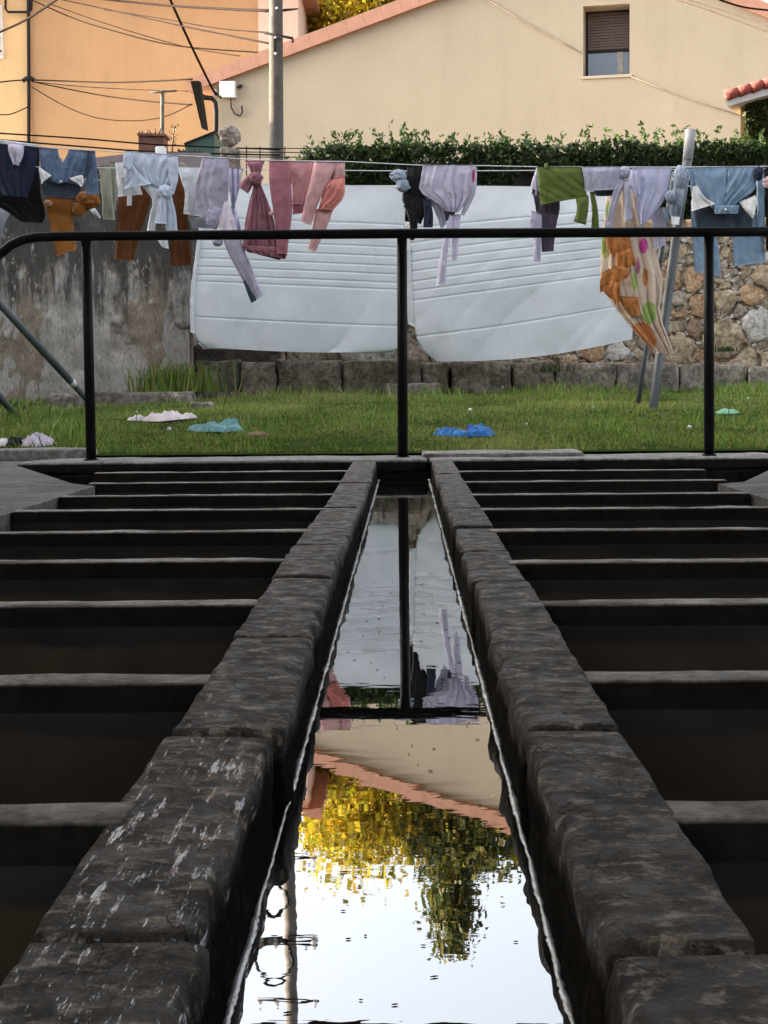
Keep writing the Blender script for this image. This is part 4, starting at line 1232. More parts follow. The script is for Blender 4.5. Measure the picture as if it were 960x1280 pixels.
def lump(cx, cy, rx, ry, Y, d=0.03, amp=0.35, fr=4.0, n=22):
    _cs[0] += 1
    sd = _cs[0] * 2.3
    V, Fc = [], []
    sx = Y / F
    c = P(cx, cy, Y)
    for j in range(n + 1):
        for i in range(2 * n):
            th_, ph = PI * j / n, PI * i / n
            x, y, z = math.sin(th_) * math.cos(ph), math.sin(th_) * math.sin(ph), math.cos(th_)
            k = 1 + amp * (abs(fbm(x * fr * .5 + sd, y * fr * .5, z * fr * .35, 3)) * 1.6 - 0.35) + .04 * math.sin(fr * 2 * ph + 5 * z + sd)
            V.append((c.x + x * rx * sx * k, c.y + y * d * k, c.z + z * ry * sx * (0.85 + .15 * k)))
    for j in range(n):
        for i in range(2 * n):
            Fc.append((j * 2 * n + i, j * 2 * n + (i + 1) % (2 * n), (j + 1) * 2 * n + (i + 1) % (2 * n), (j + 1) * 2 * n + i))
    return V, Fc
GC = "laundry hanging on the clotheslines"
def garment(name, label, cat, px, py, Y):
    return thing(name, label, cat, P(px, py, Y), GC)
def sp_(par, name, mat, L, R, Y, **kw):
    v, f, c = strip(L, R, Y, **kw)
    return mesh_obj(name, v, f, mat, par, True, c)
def lu_(par, name, mat, *a, **kw):
    v, f = lump(*a, **kw); return mesh_obj(name, v, f, mat, par)

c_navy = m_cloth("navy_cotton", (0.016, 0.021, 0.045)); c_black = m_cloth("black_cotton", (0.010, 0.009, 0.010))
c_denim = m_cloth("blue_denim", (0.093, 0.133, 0.207), 0.22, blotch=(0.17, 0.22, 0.31)); c_denim2 = m_cloth("pale_denim", (0.192, 0.279, 0.385), 0.2, blotch=(0.26, 0.33, 0.41))
c_lining = m_cloth("white_pocket", (0.780, 0.754, 0.728)); c_ink = m_cloth("dark_denim_inside", (0.039, 0.052, 0.072))
c_rust = m_cloth("rust_corduroy", (0.124, 0.042, 0.012), 0.2); c_orange = m_cloth("orange_twill", (0.318, 0.120, 0.024), 0.18)
c_pale = m_cloth("pale_blue_cotton", (0.512, 0.554, 0.640)); c_white = m_cloth("white_cotton", (0.679, 0.690, 0.702)); c_olive = m_cloth("olive_grey_cotton", (0.270, 0.260, 0.198))
c_mauve = m_cloth("mottled_mauve_grey", (0.394, 0.352, 0.426), 0.2, blotch=(0.25, 0.24, 0.30)); c_str = m_cloth("lilac_stripe", (0.676, 0.637, 0.780), stripes=(9.0, (0.20, 0.22, 0.42), 'X'))
c_dpink = m_cloth("dusty_rose", (0.337, 0.127, 0.155)); c_pink = m_cloth("rose_pink", (0.507, 0.239, 0.249)); c_coral = m_cloth("coral_pink", (0.624, 0.218, 0.177)); c_twist = m_cloth("mauve_rose", (0.281, 0.117, 0.140), .18)
c_lpink = m_cloth("pale_rose", (0.568, 0.310, 0.304))
c_lilac = m_cloth("lilac_cotton", (0.519, 0.475, 0.586), 0.08); c_lilac2 = m_cloth("lilac_shirt", (0.458, 0.458, 0.608), 0.08); c_dlilac = m_cloth("grey_lilac", (0.390, 0.364, 0.468))
c_green = m_cloth("moss_green_knit", (0.090, 0.122, 0.025), 0.14); c_dgreen = m_cloth("dark_green_cuff", (0.065, 0.091, 0.026)); c_plum = m_cloth("dark_plum", (0.065, 0.049, 0.072)); c_gsw = m_cloth("grey_lavender_fleece", (0.335, 0.330, 0.406), 0.1)
c_bgrey = m_cloth("blue_grey_cotton", (0.260, 0.302, 0.374), 0.25, blotch=(0.42, 0.45, 0.50)); c_grey = m_cloth("grey_cotton", (0.312, 0.319, 0.351))
c_tag = m_cloth("white_label", (0.780, 0.780, 0.780)); c_red = m_cloth("red_print", (0.546, 0.039, 0.078))

# clotheslines
c_line = m_plain("white_line_cord", (0.60, 0.60, 0.58), .1, 20, .7, .1)
def line(pts, Y, label):
    v, f = tube([P(x, y, Y) for x, y in pts], 0.0035, 6)
    tag(mesh_obj("clothesline", v, f, c_line, None, True, None, tuple(P(*pts[0], Y))), label, "clothesline", "clotheslines across the yard")
FY, MY, BY = 10.35, 10.55, 10.95
line([(-160, 170), (0, 179), (60, 184.5), (125, 188.5), (225, 194.5), (290, 198), (330, 200.5), (432, 202), (525, 206.5), (595, 207), (672, 208.5), (840, 209), (960, 208), (1150, 204)], FY, "front clothesline carrying the shirts and jeans above the railing")
line([(-160, 205), (128, 210), (260, 210), (310, 212), (520, 214), (700, 213), (1150, 209)], MY, "middle clothesline carrying the rust trousers and the floral towel")
TY = 12.55
line([(-150, 216), (235, 229), (440, 232), (600, 233), (800, 234), (1150, 226)], TY, "rear clothesline carrying the two quilted mattresses")

# --- left group
g = garment("black_shirt", "long black garment hanging lowest at the left edge behind the navy top", "shirt", 25, 180, MY)
sp_(g, "body", c_black, [(-14, 179), (-14, 255), (0, 259), (14, 268), (26, 277)], [(49, 184), (50, 240), (56, 262), (57, 272), (52, 279)], MY, amp=.012, nf=2)
g = garment("navy_shirt", "navy blue top folded over the line at the left edge", "shirt", 20, 180, FY)
sp_(g, "body", c_navy, [(-22, 176), (-12, 220), (4, 244)], [(47, 182), (44, 220), (33, 246)], FY, amp=.014, nf=2)
sp_(g, "sleeve", c_navy, [(-30, 176), (-30, 230), (-20, 250)], [(9, 179), (6, 215), (2, 246)], FY + .03, nf=1.5)
g = garment("white_cloth", "crumpled white and lilac cloth draped over the navy top at the line", "cloth", 20, 178, FY - .03)
sp_(g, "fold", c_white, [(-10, 173), (-6, 177)], [(49, 181), (47, 184)], FY - .035, amp=.004, nf=4, nv=8, sm=0)
c_lw = (m_cloth("lilac_white", (0.624, 0.546, 0.650), .15)); sp_(g, "crumple", c_lw, [(10, 178), (11, 192), (16, 205)], [(31, 180), (29, 194), (23, 207)], FY - .05, th=.02, amp=.014, nf=2.5, wr=.016)
g = garment("grey_cloth", "grey cloth hanging under the black garment at the left edge", "cloth", 0, 262, BY)
sp_(g, "body", c_grey, [(-20, 255), (-20, 300), (-8, 318)], [(15, 261), (6, 282), (1, 304)], BY, nf=2)
g = garment("jeans", "dark blue jeans folded over the left line with white pockets turned out", "jeans", 85, 186, FY)
sp_(g, "leg", c_denim, [(49, 184), (49, 205), (58, 226), (72, 230)], [(72.5, 186.5), (74, 196), (78, 200), (84, 228)], FY, amp=.012, nf=1.6)
sp_(g, "leg", c_denim, [(86, 187), (83, 196), (78, 201), (76, 226)], [(112, 188.5), (111, 205), (108, 222), (92, 230)], FY - .005, amp=.012, nf=1.8)
sp_(g, "leg", c_denim, [(104, 188.5), (106, 215), (107, 243)], [(119, 189), (122, 215), (124, 243)], FY + .015, amp=.008, nf=1.3)
sp_(g, "waist_inside", c_ink, [(50, 224), (54, 240), (58, 245)], [(104, 226), (100, 240), (94, 248)], FY + .03, amp=.005, nf=2)
sp_(g, "seam", c_ink, [(109, 189), (107, 205), (104, 222)], [(113, 189), (111, 206), (108, 222)], FY - .02, th=.004, amp=.002)
sp_(g, "pocket", c_lining, [(47.5, 209), (50, 220), (51, 230)], [(49.5, 209), (58, 215), (64, 219)], FY - .03, th=.008, nf=1)
sp_(g, "pocket", c_lining, [(85, 223), (92, 227), (101, 234)], [(100, 219), (104, 219), (105, 228)], FY - .03, th=.008, nf=1)
lu_(g, "button", c_lining, 76, 227, 1.6, 1.4, FY - .03, .008, amp=.05, n=8)
g = garment("orange_trousers", "bright orange trousers with crumpled waist hanging behind the dark jeans", "trousers", 80, 215, MY)
sp_(g, "leg", c_orange, [(57, 246), (58, 262), (62, 280), (67, 300), (70, 320)], [(90, 248), (91, 265), (91, 285), (93, 300), (95, 312)], MY, amp=.012, nf=1.5, wr=.010)
sp_(g, "leg", c_orange, [(88, 240), (92, 255), (97, 266)], [(122, 241), (125, 250), (120, 259)], MY + .03, amp=.02, nf=3, wr=.015)
lu_(g, "waistband", c_orange, 110, 250, 14, 11, MY, .04)
lu_(g, "cuff", c_orange, 99, 262, 8, 9, MY - .01, .03)
lu_(g, "pocket", m_cloth("peach_lining", (0.650, 0.351, 0.195)), 60, 254, 5, 4, MY - .025, .02)
g = garment("white_sock", "small white sock dangling below the orange trousers", "sock", 118, 262, BY)
sp_(g, "foot", c_white, [(112, 262), (115, 267), (123, 273)], [(118, 259), (122, 265), (126, 272)], BY, th=.012)
g = garment("olive_cloth", "olive grey towel hanging between the dark jeans and the pale shirt", "towel", 136, 209, BY)
sp_(g, "body", c_olive, [(123, 207), (127, 240), (128.5, 274)], [(138, 207.5), (140, 240), (143.5, 275)], BY, amp=.010, nf=1.8)
sp_(g, "fold", m_cloth("olive_dark", (0.208, 0.202, 0.156)), [(136, 202), (138, 240), (138, 270)], [(145, 203), (146, 240), (145, 262)], BY + .05, amp=.008, nf=1)
g = garment("rust_trousers", "rust brown corduroy trousers with both legs hanging behind the pale blue shirt", "trousers", 190, 210, MY)
sp_(g, "seat", c_rust, [(148, 236), (147, 244)], [(232, 222), (236, 250)], MY + .03, nf=3, nv=12)
sp_(g, "leg", c_rust, [(147.5, 238), (146, 270), (144.5, 300), (141.5, 324)], [(190, 240), (184, 268), (172, 300), (168, 326)], MY, amp=.012, nf=1.6, wr=.008)
sp_(g, "leg", c_rust, [(213, 215), (214, 260), (213, 300), (213, 333)], [(222, 222), (231, 250), (237, 285), (240.5, 331)], MY, amp=.012, nf=1.6, wr=.008)
sp_(g, "care_label", c_tag, [(159, 242), (158.5, 257)], [(165.5, 242), (164.5, 257)], MY - .035, th=.002, amp=.001, sm=0)
g = garment("white_towel", "folded white towel hanging behind the left side of the pale blue shirt", "towel", 152, 204, FY + .08)
sp_(g, "body", c_white, [(144, 203), (145.5, 224), (147, 246)], [(168, 203), (172, 224), (178, 243)], FY + .08, amp=.010, nf=2)
sp_(g, "flap", c_white, [(144, 203), (146, 223)], [(160, 202), (160, 222)], FY + .05, amp=.004, nf=1, nv=14)
g = garment("pale_shirt", "pale blue shirt twisted on the line with its sleeves knotted below", "shirt", 190, 190, FY)
sp_(g, "body", c_pale, [(157, 189), (165, 205), (180, 224), (199, 236)], [(221.5, 193.5), (218, 210), (212, 226), (207, 238)], FY - .01, amp=.012, nf=2.2, diag=.6)
sp_(g, "sleeve", c_pale, [(155, 189), (153, 208), (160, 212)], [(167, 189), (166, 205), (164, 210)], FY - .04, amp=.006, nf=1)
sp_(g, "shoulder", c_pale, [(154, 207), (156.5, 224), (155, 236)], [(166, 208), (184, 226), (190, 230)], FY - .025, amp=.009, nf=1.6, diag=.8)
sp_(g, "yoke", c_white, [(174, 229), (184, 240), (192, 252), (186, 270), (183, 290)], [(196, 229), (199, 240), (199, 252), (196, 270), (194, 290)], FY, amp=.010, nf=1.5)
sp_(g, "side_panel", c_pale, [(209, 195), (210, 218), (213, 238)], [(222, 194), (223.5, 222), (217, 243)], FY - .02, amp=.008, nf=1.5)
lu_(g, "knot", c_pale, 206, 240, 9, 9, FY - .03, .035)
sp_(g, "tail", c_pale, [(200, 242), (196, 262), (193.5, 279)], [(207, 243), (208, 262), (209, 280)], FY - .04, amp=.008, nf=1.3)
sp_(g, "tail", c_pale, [(207, 244), (209, 265), (208, 289)], [(214, 243), (220, 265), (222, 290)], FY - .02, amp=.007, nf=1.3)
sp_(g, "cuff", c_white, [(184, 292), (196, 300), (203, 309)], [(208, 292), (210, 301), (211, 311)], FY + .02, amp=.008, nf=2)
sp_(g, "care_label", c_grey, [(207, 281), (206.5, 286)], [(208.5, 281), (208.5, 286)], FY - .05, th=.001, amp=0, sm=0)
g = garment("white_tshirt", "white cotton undershirt hanging between the pale blue shirt and the mauve sweatshirt", "shirt", 240, 209, MY)
sp_(g, "body", c_white, [(222, 208), (226, 225), (232, 242), (230, 257), (229, 267)], [(262, 209), (262, 230), (262, 250), (262, 262), (262, 273)], MY - .05, amp=.011, nf=2)
sp_(g, "hem", c_grey, [(235, 271), (238, 279), (240, 284)], [(262, 272), (263, 280), (262, 286)], MY - .01, amp=.006, nf=2)
g = garment("mauve_sweatshirt", "mottled mauve grey sweatshirt hung by its hem with one long sleeve dangling", "sweatshirt", 270, 196, FY)
sp_(g, "body", c_mauve, [(253.5, 196), (247, 220), (242.5, 243), (247, 258), (256, 276)], [(286.5, 197.5), (286, 220), (285, 240), (284, 258), (282, 284)], FY, amp=.012, nf=2.2, bulge=.02)
lu_(g, "neckline", c_dlilac, 268, 272, 11, 14, FY - .015, .03)
sp_(g, "sleeve", c_mauve, [(277, 293), (283, 312), (293, 332), (304, 352), (314, 377)], [(299, 292), (305, 312), (314, 332), (321, 350), (328, 369)], FY - .01, th=.02, amp=.007, nf=1.2, wr=.006)
sp_(g, "sleeve_inside", c_ink, [(304, 352), (309, 366), (314, 379)], [(307, 350), (314, 364), (321, 375)], FY - .032, th=.004, amp=.002)
lu_(g, "cuff", c_dlilac, 272, 302, 6, 6, FY, .025)
sp_(g, "lining", m_cloth("pinkish_white", (0.728, 0.637, 0.689)), [(281, 251), (276, 268), (271, 287)], [(284, 250), (291, 268), (297, 287)], FY - .05, amp=.008, nf=1.5)
g = garment("striped_shirt", "narrow lilac shirt with dark stripes squeezed beside the mauve sweatshirt", "shirt", 295, 211, FY + .1)
sp_(g, "body", c_str, [(284, 209), (286, 235), (289, 258)], [(304, 211), (299, 236), (293.5, 259)], FY + .06, amp=.013, nf=2.2)
sp_(g, "tail", c_str, [(288, 258), (290, 275), (291, 290)], [(294, 259), (299, 275), (302, 291)], FY + .05, amp=.008, nf=1.5)
# --- pink group
g = garment("twisted_sweatshirt", "mauve rose sweatshirt tied in a knot with frilled hem left of the plain rose one", "sweatshirt", 318, 200, FY)
sp_(g, "bunch", c_twist, [(306, 201), (312, 211), (314, 224)], [(331, 201), (327, 212), (324, 226)], FY - .01, th=.025, amp=.012, nf=3)
lu_(g, "knot", c_twist, 319, 224, 8, 9, FY - .03, .04)
sp_(g, "sleeve", c_twist, [(312, 217), (303, 226), (297.5, 233)], [(318, 222), (315, 234), (310, 242)], FY - .03, th=.03, amp=.006, nf=1)
sp_(g, "body", c_twist, [(318, 228), (310, 258), (304, 288), (302, 312)], [(325, 228), (337, 256), (346, 288), (352, 318)], FY - .01, th=.025, amp=.022, nf=2.6, wr=.008)
sp_(g, "hem", c_twist, [(302, 306), (306, 312), (309, 315)], [(360, 309), (359, 318), (357, 324)], FY - .035, th=.02, amp=.018, nf=6, wr=.01)
lu_(g, "cord_end", c_lpink, 339, 267, 3.2, 2.6, FY - .055, .012, n=10)
sp_(g, "hem_inside", c_ink, [(316, 314), (322, 318)], [(356, 319), (350, 325)], FY - .005, th=.012, amp=.01, nf=3, nv=10)
g = garment("rose_sweatshirt", "plain dusty rose sweatshirt hanging straight next to the knotted one", "sweatshirt", 350, 201, FY)
sp_(g, "body", c_dpink, [(336, 201), (336.5, 230), (340, 255), (345, 285), (346, 317)], [(362, 201), (364, 235), (366, 260), (362.5, 290), (358.5, 318)], FY - .045, th=.03, amp=.010, nf=1.2, wr=.006)
g = garment("pink_sweater", "pink sweater with pale sleeves folded over the line beside the rose sweatshirt", "sweater", 395, 202, FY)
sp_(g, "body", c_pink, [(360, 201.5), (365, 230), (365, 255)], [(398, 202), (392, 230), (382, 256)], FY, amp=.007, nf=1.4)
sp_(g, "hem", c_dpink, [(365, 255), (366, 268)], [(382, 255), (379, 266)], FY + .01, amp=.006, nf=1, nv=10)
sp_(g, "sleeve", c_lpink, [(393, 202), (387, 230), (380, 255), (376, 277)], [(421, 203), (413, 225), (399, 250), (389, 281)], FY - .035, th=.024, amp=.007, nf=1.1)
sp_(g, "shoulder", c_lpink, [(414, 203), (418, 222), (408, 232)], [(431.5, 203), (431, 222), (428, 232)], FY - .02, amp=.012, nf=2)
sp_(g, "hood", c_coral, [(412, 224), (402, 244), (398, 262)], [(431, 220), (431.5, 246), (416, 263)], FY - .03, th=.03, amp=.015, nf=1.6, diag=.7)
sp_(g, "sleeve", c_lpink, [(395, 261), (391, 280), (389, 296), (384.5, 311)], [(417, 261), (410, 282), (401, 300), (394.5, 315)], FY - .01, th=.022, amp=.006, nf=1.1)
# --- centre group
g = garment("black_hoodie", "black hooded top hanging left of the lilac T-shirt by the middle post", "hoodie", 515, 207, MY)
sp_(g, "body", c_black, [(509, 209), (507, 232), (501, 247), (508, 262), (514, 275)], [(529, 207), (533, 235), (534, 250), (532, 266), (526, 280)], FY + .04, th=.03, amp=.012, nf=1.6, wr=.01)
sp_(g, "sleeve", c_black, [(504, 256), (512, 275), (512, 300)], [(520, 262), (523, 280), (518, 300)], FY + .02, th=.022, nf=1.2)
sp_(g, "sleeve", c_navy, [(529, 248), (530, 266), (529, 284)], [(538, 250), (542, 268), (541, 284)], FY + .0, th=.022, nf=1.2)
g = garment("crumpled_sock", "pale blue grey crumpled sock pegged on the left of the black hoodie", "sock", 500, 214, FY)
lu_(g, "top", c_bgrey, 498, 220, 9, 8, FY + .0, .03)
lu_(g, "foot", c_bgrey, 503, 232, 8, 8, FY - .01, .03)
g = garment("lilac_tshirt", "lilac T-shirt with red mark hanging over the line at the centre, sleeves dangling", "shirt", 560, 206, FY)
def red_mark(px, py, u, v):
    base = (0.51, 0.465, 0.57)
    return (0.40, 0.03, 0.07) if 590 < px < 593.5 and 212 < py < 227 else base
c_lilatt = m_cloth("lilac_printed", (0, 0, 0), .08, attr=True)
sp_(g, "body", c_lilatt, [(529, 206), (526, 222), (523, 240), (545, 252), (558, 264)], [(594.5, 206), (594, 222), (588, 245), (580, 256), (572, 266)], FY - .02, amp=.014, nf=3.2, colf=red_mark, nu=60)
sp_(g, "back_panel", c_dlilac, [(524, 238), (536, 250), (546, 268), (551, 286)], [(556, 250), (560, 262), (560, 275), (556, 282)], FY + .02, amp=.008, nf=1.5)
sp_(g, "side_panel", c_lilac, [(586, 210), (584, 235), (580, 255), (576, 268)], [(596, 208), (596, 238), (588, 256), (580, 270)], FY + .0, amp=.007, nf=1)
sp_(g, "neckline", c_ink, [(555, 264), (557, 276)], [(570, 265), (562, 275)], FY + .0, th=.006, amp=.003, nv=10)
sp_(g, "sleeve", c_lilac, [(562, 268), (557, 290), (552, 312), (548, 336), (545, 357)], [(568, 270), (563, 290), (560, 312), (558, 335), (557, 355)], FY - .01, th=.014, amp=.006, nf=1)
sp_(g, "sleeve", c_lilac, [(566, 268), (565, 290), (564, 325)], [(576, 268), (574.5, 290), (571, 326)], FY + .005, th=.014, amp=.006, nf=1)
# --- right group
g = garment("plum_trousers", "dark plum trousers and pale lining hanging behind the green jumper", "trousers", 675, 210, MY)
sp_(g, "waist", c_dlilac, [(671, 209), (664, 228), (663, 242)], [(682, 209), (684, 228), (698, 255)], FY + .05, nf=1.5)
sp_(g, "seat", c_plum, [(665, 236), (668, 252), (671, 268)], [(700, 250), (700, 262), (697, 275)], FY + .04, nf=1.5)
sp_(g, "leg", c_plum, [(672, 262), (676, 285), (677, 315)], [(698, 268), (694, 290), (692, 314)], FY + .03, amp=.008, nf=1.5)
sp_(g, "leg", c_dlilac, [(664, 263), (661, 277), (668, 298), (667, 327)], [(677, 268), (678, 285), (676, 300), (676, 327)], FY + .01, amp=.008, nf=1.2)
g = garment("green_jumper", "moss green jumper folded over the line with cuffed sleeves hanging down", "jumper", 700, 208, FY)
sp_(g, "body", c_green, [(671, 208), (673, 232), (676, 256)], [(727, 208.5), (731, 230), (734, 245)], FY - .02, th=.022, amp=.009, nf=1.8, diag=-.8)
sp_(g, "sleeve", c_green, [(719, 246), (722, 260), (718, 274)], [(736, 244), (736, 262), (732.5, 279)], FY - .04, th=.026, amp=.005, nf=1)
sp_(g, "cuff", c_dgreen, [(718, 273.5), (717, 276)], [(733, 278), (733, 281)], FY - .04, th=.027, amp=.003, nf=1, nv=6, sm=0)
sp_(g, "sleeve", c_green, [(737, 240), (740, 262), (739, 287)], [(743, 240), (748, 265), (749, 287)], FY - .01, th=.020, amp=.005, nf=1)
lu_(g, "clothes_peg", c_green, 683, 207.5, 2.2, 4, FY - .03, .012, n=8)
g = garment("lavender_fleece", "grey lavender fleece folded over the line with two cuffed sleeves hanging", "sweatshirt", 755, 208, FY)
sp_(g, "body", c_gsw, [(727, 208), (730, 224), (731, 239)], [(778, 208), (778, 224), (776, 237)], FY - .03, th=.024, amp=.007, nf=1.6, wr=.006)
lu_(g, "bunched_shoulder", c_gsw, 780, 216, 8, 8, FY - .02, .03, amp=.16, fr=3)
sp_(g, "sleeve", c_gsw, [(772, 222), (764, 245), (761, 262), (757, 282)], [(784, 226), (775, 244), (768, 262), (766, 282)], FY - .035, th=.018, amp=.005, nf=1)
sp_(g, "cuff", c_dlilac, [(757, 277), (756.5, 284)], [(766, 279), (765, 286)], FY - .036, th=.020, amp=.003, nv=6, sm=0)
sp_(g, "sleeve", c_gsw, [(779, 226), (781, 250), (780, 276)], [(787, 224), (789, 248), (790, 270)], FY - .045, th=.018, amp=.005, nf=1)
sp_(g, "cuff", c_dlilac, [(780, 272), (780.5, 278)], [(790, 267), (790.5, 273)], FY - .046, th=.020, amp=.003, nv=6, sm=0)
sp_(g, "hem_inside", c_ink, [(741, 237), (745, 245)], [(772, 236), (766, 245)], FY + .0, th=.01, nv=10)
g = garment("lilac_shirt", "lilac blue shirt hung askew between the lavender fleece and the leaning pole", "shirt", 815, 209, FY)
sp_(g, "body", c_lilac2, [(790, 209), (796, 232), (795, 258), (801, 280)], [(840, 209), (836, 236), (828, 256), (805, 281)], FY - .03, amp=.011, nf=2.0)
sp_(g, "sleeve", c_lilac2, [(789, 211), (785, 228), (790, 240)], [(797, 211), (800, 230), (801, 243)], FY - .055, amp=.007, nf=1.3)
sp_(g, "tail", c_dlilac, [(812, 262), (815, 285), (818, 312)], [(835, 258), (834, 282), (832, 306)], FY + .02, amp=.010, nf=2.2)
g = garment("crumpled_shirt", "crumpled blue grey shirt with a white label, bunched in front of the leaning pole", "shirt", 850, 209, FY)
lu_(g, "bunch", c_bgrey, 850, 222, 8, 15, FY - .05, .035)
sp_(g, "body", c_bgrey, [(843, 230), (838, 245), (836, 258), (838, 270)], [(857, 228), (855, 245), (853, 258), (851, 272)], FY - .05, amp=.014, nf=2.2, wr=.012)
lu_(g, "knot", c_bgrey, 838, 246, 6, 8, FY - .06, .03)
sp_(g, "tail", c_bgrey, [(828, 258), (831, 272), (833, 284)], [(838, 262), (837, 274), (836, 284)], FY - .03)
sp_(g, "care_label", c_tag, [(839, 270), (839.5, 280)], [(850, 271), (849, 281)], FY - .075, th=.002, amp=.001, sm=0)
g = garment("pale_jeans", "pale blue jeans over the right line with white pockets hanging out", "jeans", 910, 208, FY)
sp_(g, "leg", c_denim2, [(867, 209), (867, 232), (880, 250), (893, 263)], [(909, 208), (909, 230), (906, 250), (903, 264)], FY - .03, amp=.011, nf=1.8)
sp_(g, "leg", c_denim2, [(910, 208), (909, 230), (905, 250), (904, 264)], [(946, 208), (946, 228), (942, 240), (924, 252)], FY - .04, amp=.014, nf=2.2, diag=.7)
sp_(g, "waistband", c_denim2, [(893, 256), (893, 267)], [(925, 256), (922, 267)], FY - .05, amp=.008, nf=2.5, nv=10)
sp_(g, "waist_inside", c_ink, [(868, 252), (868, 272), (872, 286)], [(940, 250), (942, 270), (940, 286)], FY + .02, amp=.006, nf=2)
sp_(g, "leg", c_denim2, [(863.5, 250), (864, 280), (866, 310), (868, 340)], [(872, 262), (893, 280), (899, 312), (901, 345)], FY + .06, amp=.008, nf=1.4, wr=.006)
sp_(g, "leg", c_denim2, [(912, 275), (916, 300), (917, 333)], [(954, 262), (955, 296), (957, 328)], FY + .06, amp=.008, nf=1.6, wr=.006)
sp_(g, "side_panel", c_denim2, [(944, 210), (946, 240), (947, 290)], [(955, 208), (956, 240), (956, 292)], FY + .04, amp=.007, nf=1)
sp_(g, "side_panel", c_denim2, [(858, 210), (863, 225), (864, 245)], [(866, 210), (868, 225), (866, 245)], FY + .0, amp=.005, nf=1)
sp_(g, "pocket", c_lining, [(867, 232), (864, 250), (865, 264)], [(871, 231), (880, 246), (893, 255)], FY - .06, th=.008, nf=1.2)
sp_(g, "pocket", c_lining, [(924, 252), (930, 262), (941, 273)], [(944, 244), (947, 252), (945, 262)], FY - .06, th=.008, nf=1.2)
lu_(g, "button", c_lining, 907, 262, 1.6, 1.4, FY - .07, .008, amp=.05, n=8)
g = garment("navy_sock", "dark navy sock hooked on the line at the right end of the pale jeans", "sock", 948, 210, FY)
lu_(g, "foot", c_navy, 948, 217, 6, 9, FY - .06, .025)
g = garment("pink_sock", "pink sock on the line at the right edge of the picture", "sock", 960, 224, FY)
lu_(g, "foot", m_cloth("pink_sock", (0.715, 0.494, 0.520)), 960, 228, 6, 7, FY - .04, .025)
g = garment("dark_trousers", "black trousers hanging just past the pale jeans at the right edge", "trousers", 966, 206, FY)
sp_(g, "leg", c_black, [(956, 203), (958, 240), (957, 312)], [(1000, 204), (1000, 250), (1000, 320)], FY + .03)
# --- floral towel
def floral(px, py, u, v):
    c = (0.54, 0.425, 0.32)
    def el(x, y, a, b): return ((px - x) / a) ** 2 + ((py - y) / b) ** 2 < 1
    if el(804, 307, 5.5, 10): return (0.42, 0.045, 0.22)
    if el(757, 305, 6, 18): return (0.27, 0.30, 0.09)
    if el(793, 352, 4, 11): return (0.27, 0.36, 0.10)
    if el(811, 391, 9, 14): return (0.26, 0.35, 0.09)
    if el(797, 333, 3, 10): return (0.38, 0.13, 0.20)
    if el(806, 347, 4, 12): return (0.42, 0.17, 0.05)
    if el(802, 423, 18, 20) and u < .55: return (0.42, 0.155, 0.04)
    if el(760, 262, 4, 10): return (0.30, 0.34, 0.13)
    return c
c_flo = m_cloth("floral_towelling", (0, 0, 0), .12, attr=True); c_flo2 = m_cloth("orange_flounce", (0.393, 0.145, 0.040), .12)
g = garment("floral_towel", "long cream towel with orange flounces and green and pink spots hanging by the leaning pole", "towel", 780, 225, MY)
sp_(g, "cloth", c_flo, [(759, 214), (758, 250), (752, 300), (750, 350), (766, 382), (788, 408), (819, 441)], [(792, 214), (798, 250), (812, 300), (827, 335), (829, 362), (824, 392), (843.5, 443)], MY - .02, th=.02, amp=.028, nf=3.0, nu=60, nv=110, colf=floral, flare=.8, lean=-.38)
def flounce(L, R, y, n, nm="flounce"):
    y -= .02 + .38 * ((L[0][1] + L[-1][1]) / 2 - 214) / 228
    sp_(g, nm, c_flo2, L, R, y, th=.012, amp=.016, nf=n, wr=.008)
flounce([(757, 292), (758, 308), (764, 320)], [(788, 290), (788, 304), (788, 311)], MY - .05, 2.0)
flounce([(770, 316), (769, 332), (772, 340)], [(790, 308), (792, 320), (796, 330)], MY - .06, 1.6)
flounce([(752, 341), (749.5, 355), (750, 366)], [(775, 330), (788, 338), (786, 346)], MY - .07, 1.5)
flounce([(750, 358), (758, 370), (768, 376)], [(772, 352), (774, 366), (774, 376)], MY - .055, 1.2)
flounce([(767, 352), (766, 368), (769, 380)], [(776, 350), (776, 368), (774, 381)], MY - .08, 1.0)
flounce([(774, 370), (778, 384), (785, 393)], [(799, 372), (800, 384), (801, 395)], MY - .05, 1.3)

# --- quilted mattresses
c_mat = m_cloth("quilted_ticking", (0.61, 0.63, 0.64), 0.03, wr=.14)
def quilt(lines):
    def gfun(u, v, lines=lines):
        s = 0.0
        for q in lines:
            qq = q[0] + (q[1] - q[0]) * u
            d = (v - qq) / 0.0048
            if abs(d) < 4: s += 0.006 * math.exp(-d * d)
        for e in (u, 1 - u):
            if e < .03: s += .0
        return s
    return gfun
MTY = TY - .02
g = garment("quilted_mattress", "white quilted mattress hanging left of the middle railing post", "mattress", 370, 231, MTY)
ql = [(0.205, 0.215), (0.265, 0.272), (.325, .330), (.385, .388), (.44, .445), (.495, .50), (.555, .558), (.60, .605), (.80, .795)]
def y2v(y, a=230., b=437.): return (y - a) / (b - a)
ql = [(y2v(y - 3), y2v(y)) for y in (276, 292, 303, 314, 325, 335, 345, 353, 396)]
sp_(g, "cover", c_mat, [(259, 229), (250, 290), (243, 340), (239, 375), (238, 398), (244, 425), (258, 434)], [(507, 233), (506, 290), (505, 350), (505, 400), (504, 425), (497, 437), (484, 440)], MTY, th=.05, amp=.012, nf=1.2, nu=80, nv=300, sag=3, grooves=quilt(ql), wr=.010, wf=3.0, sm=2)
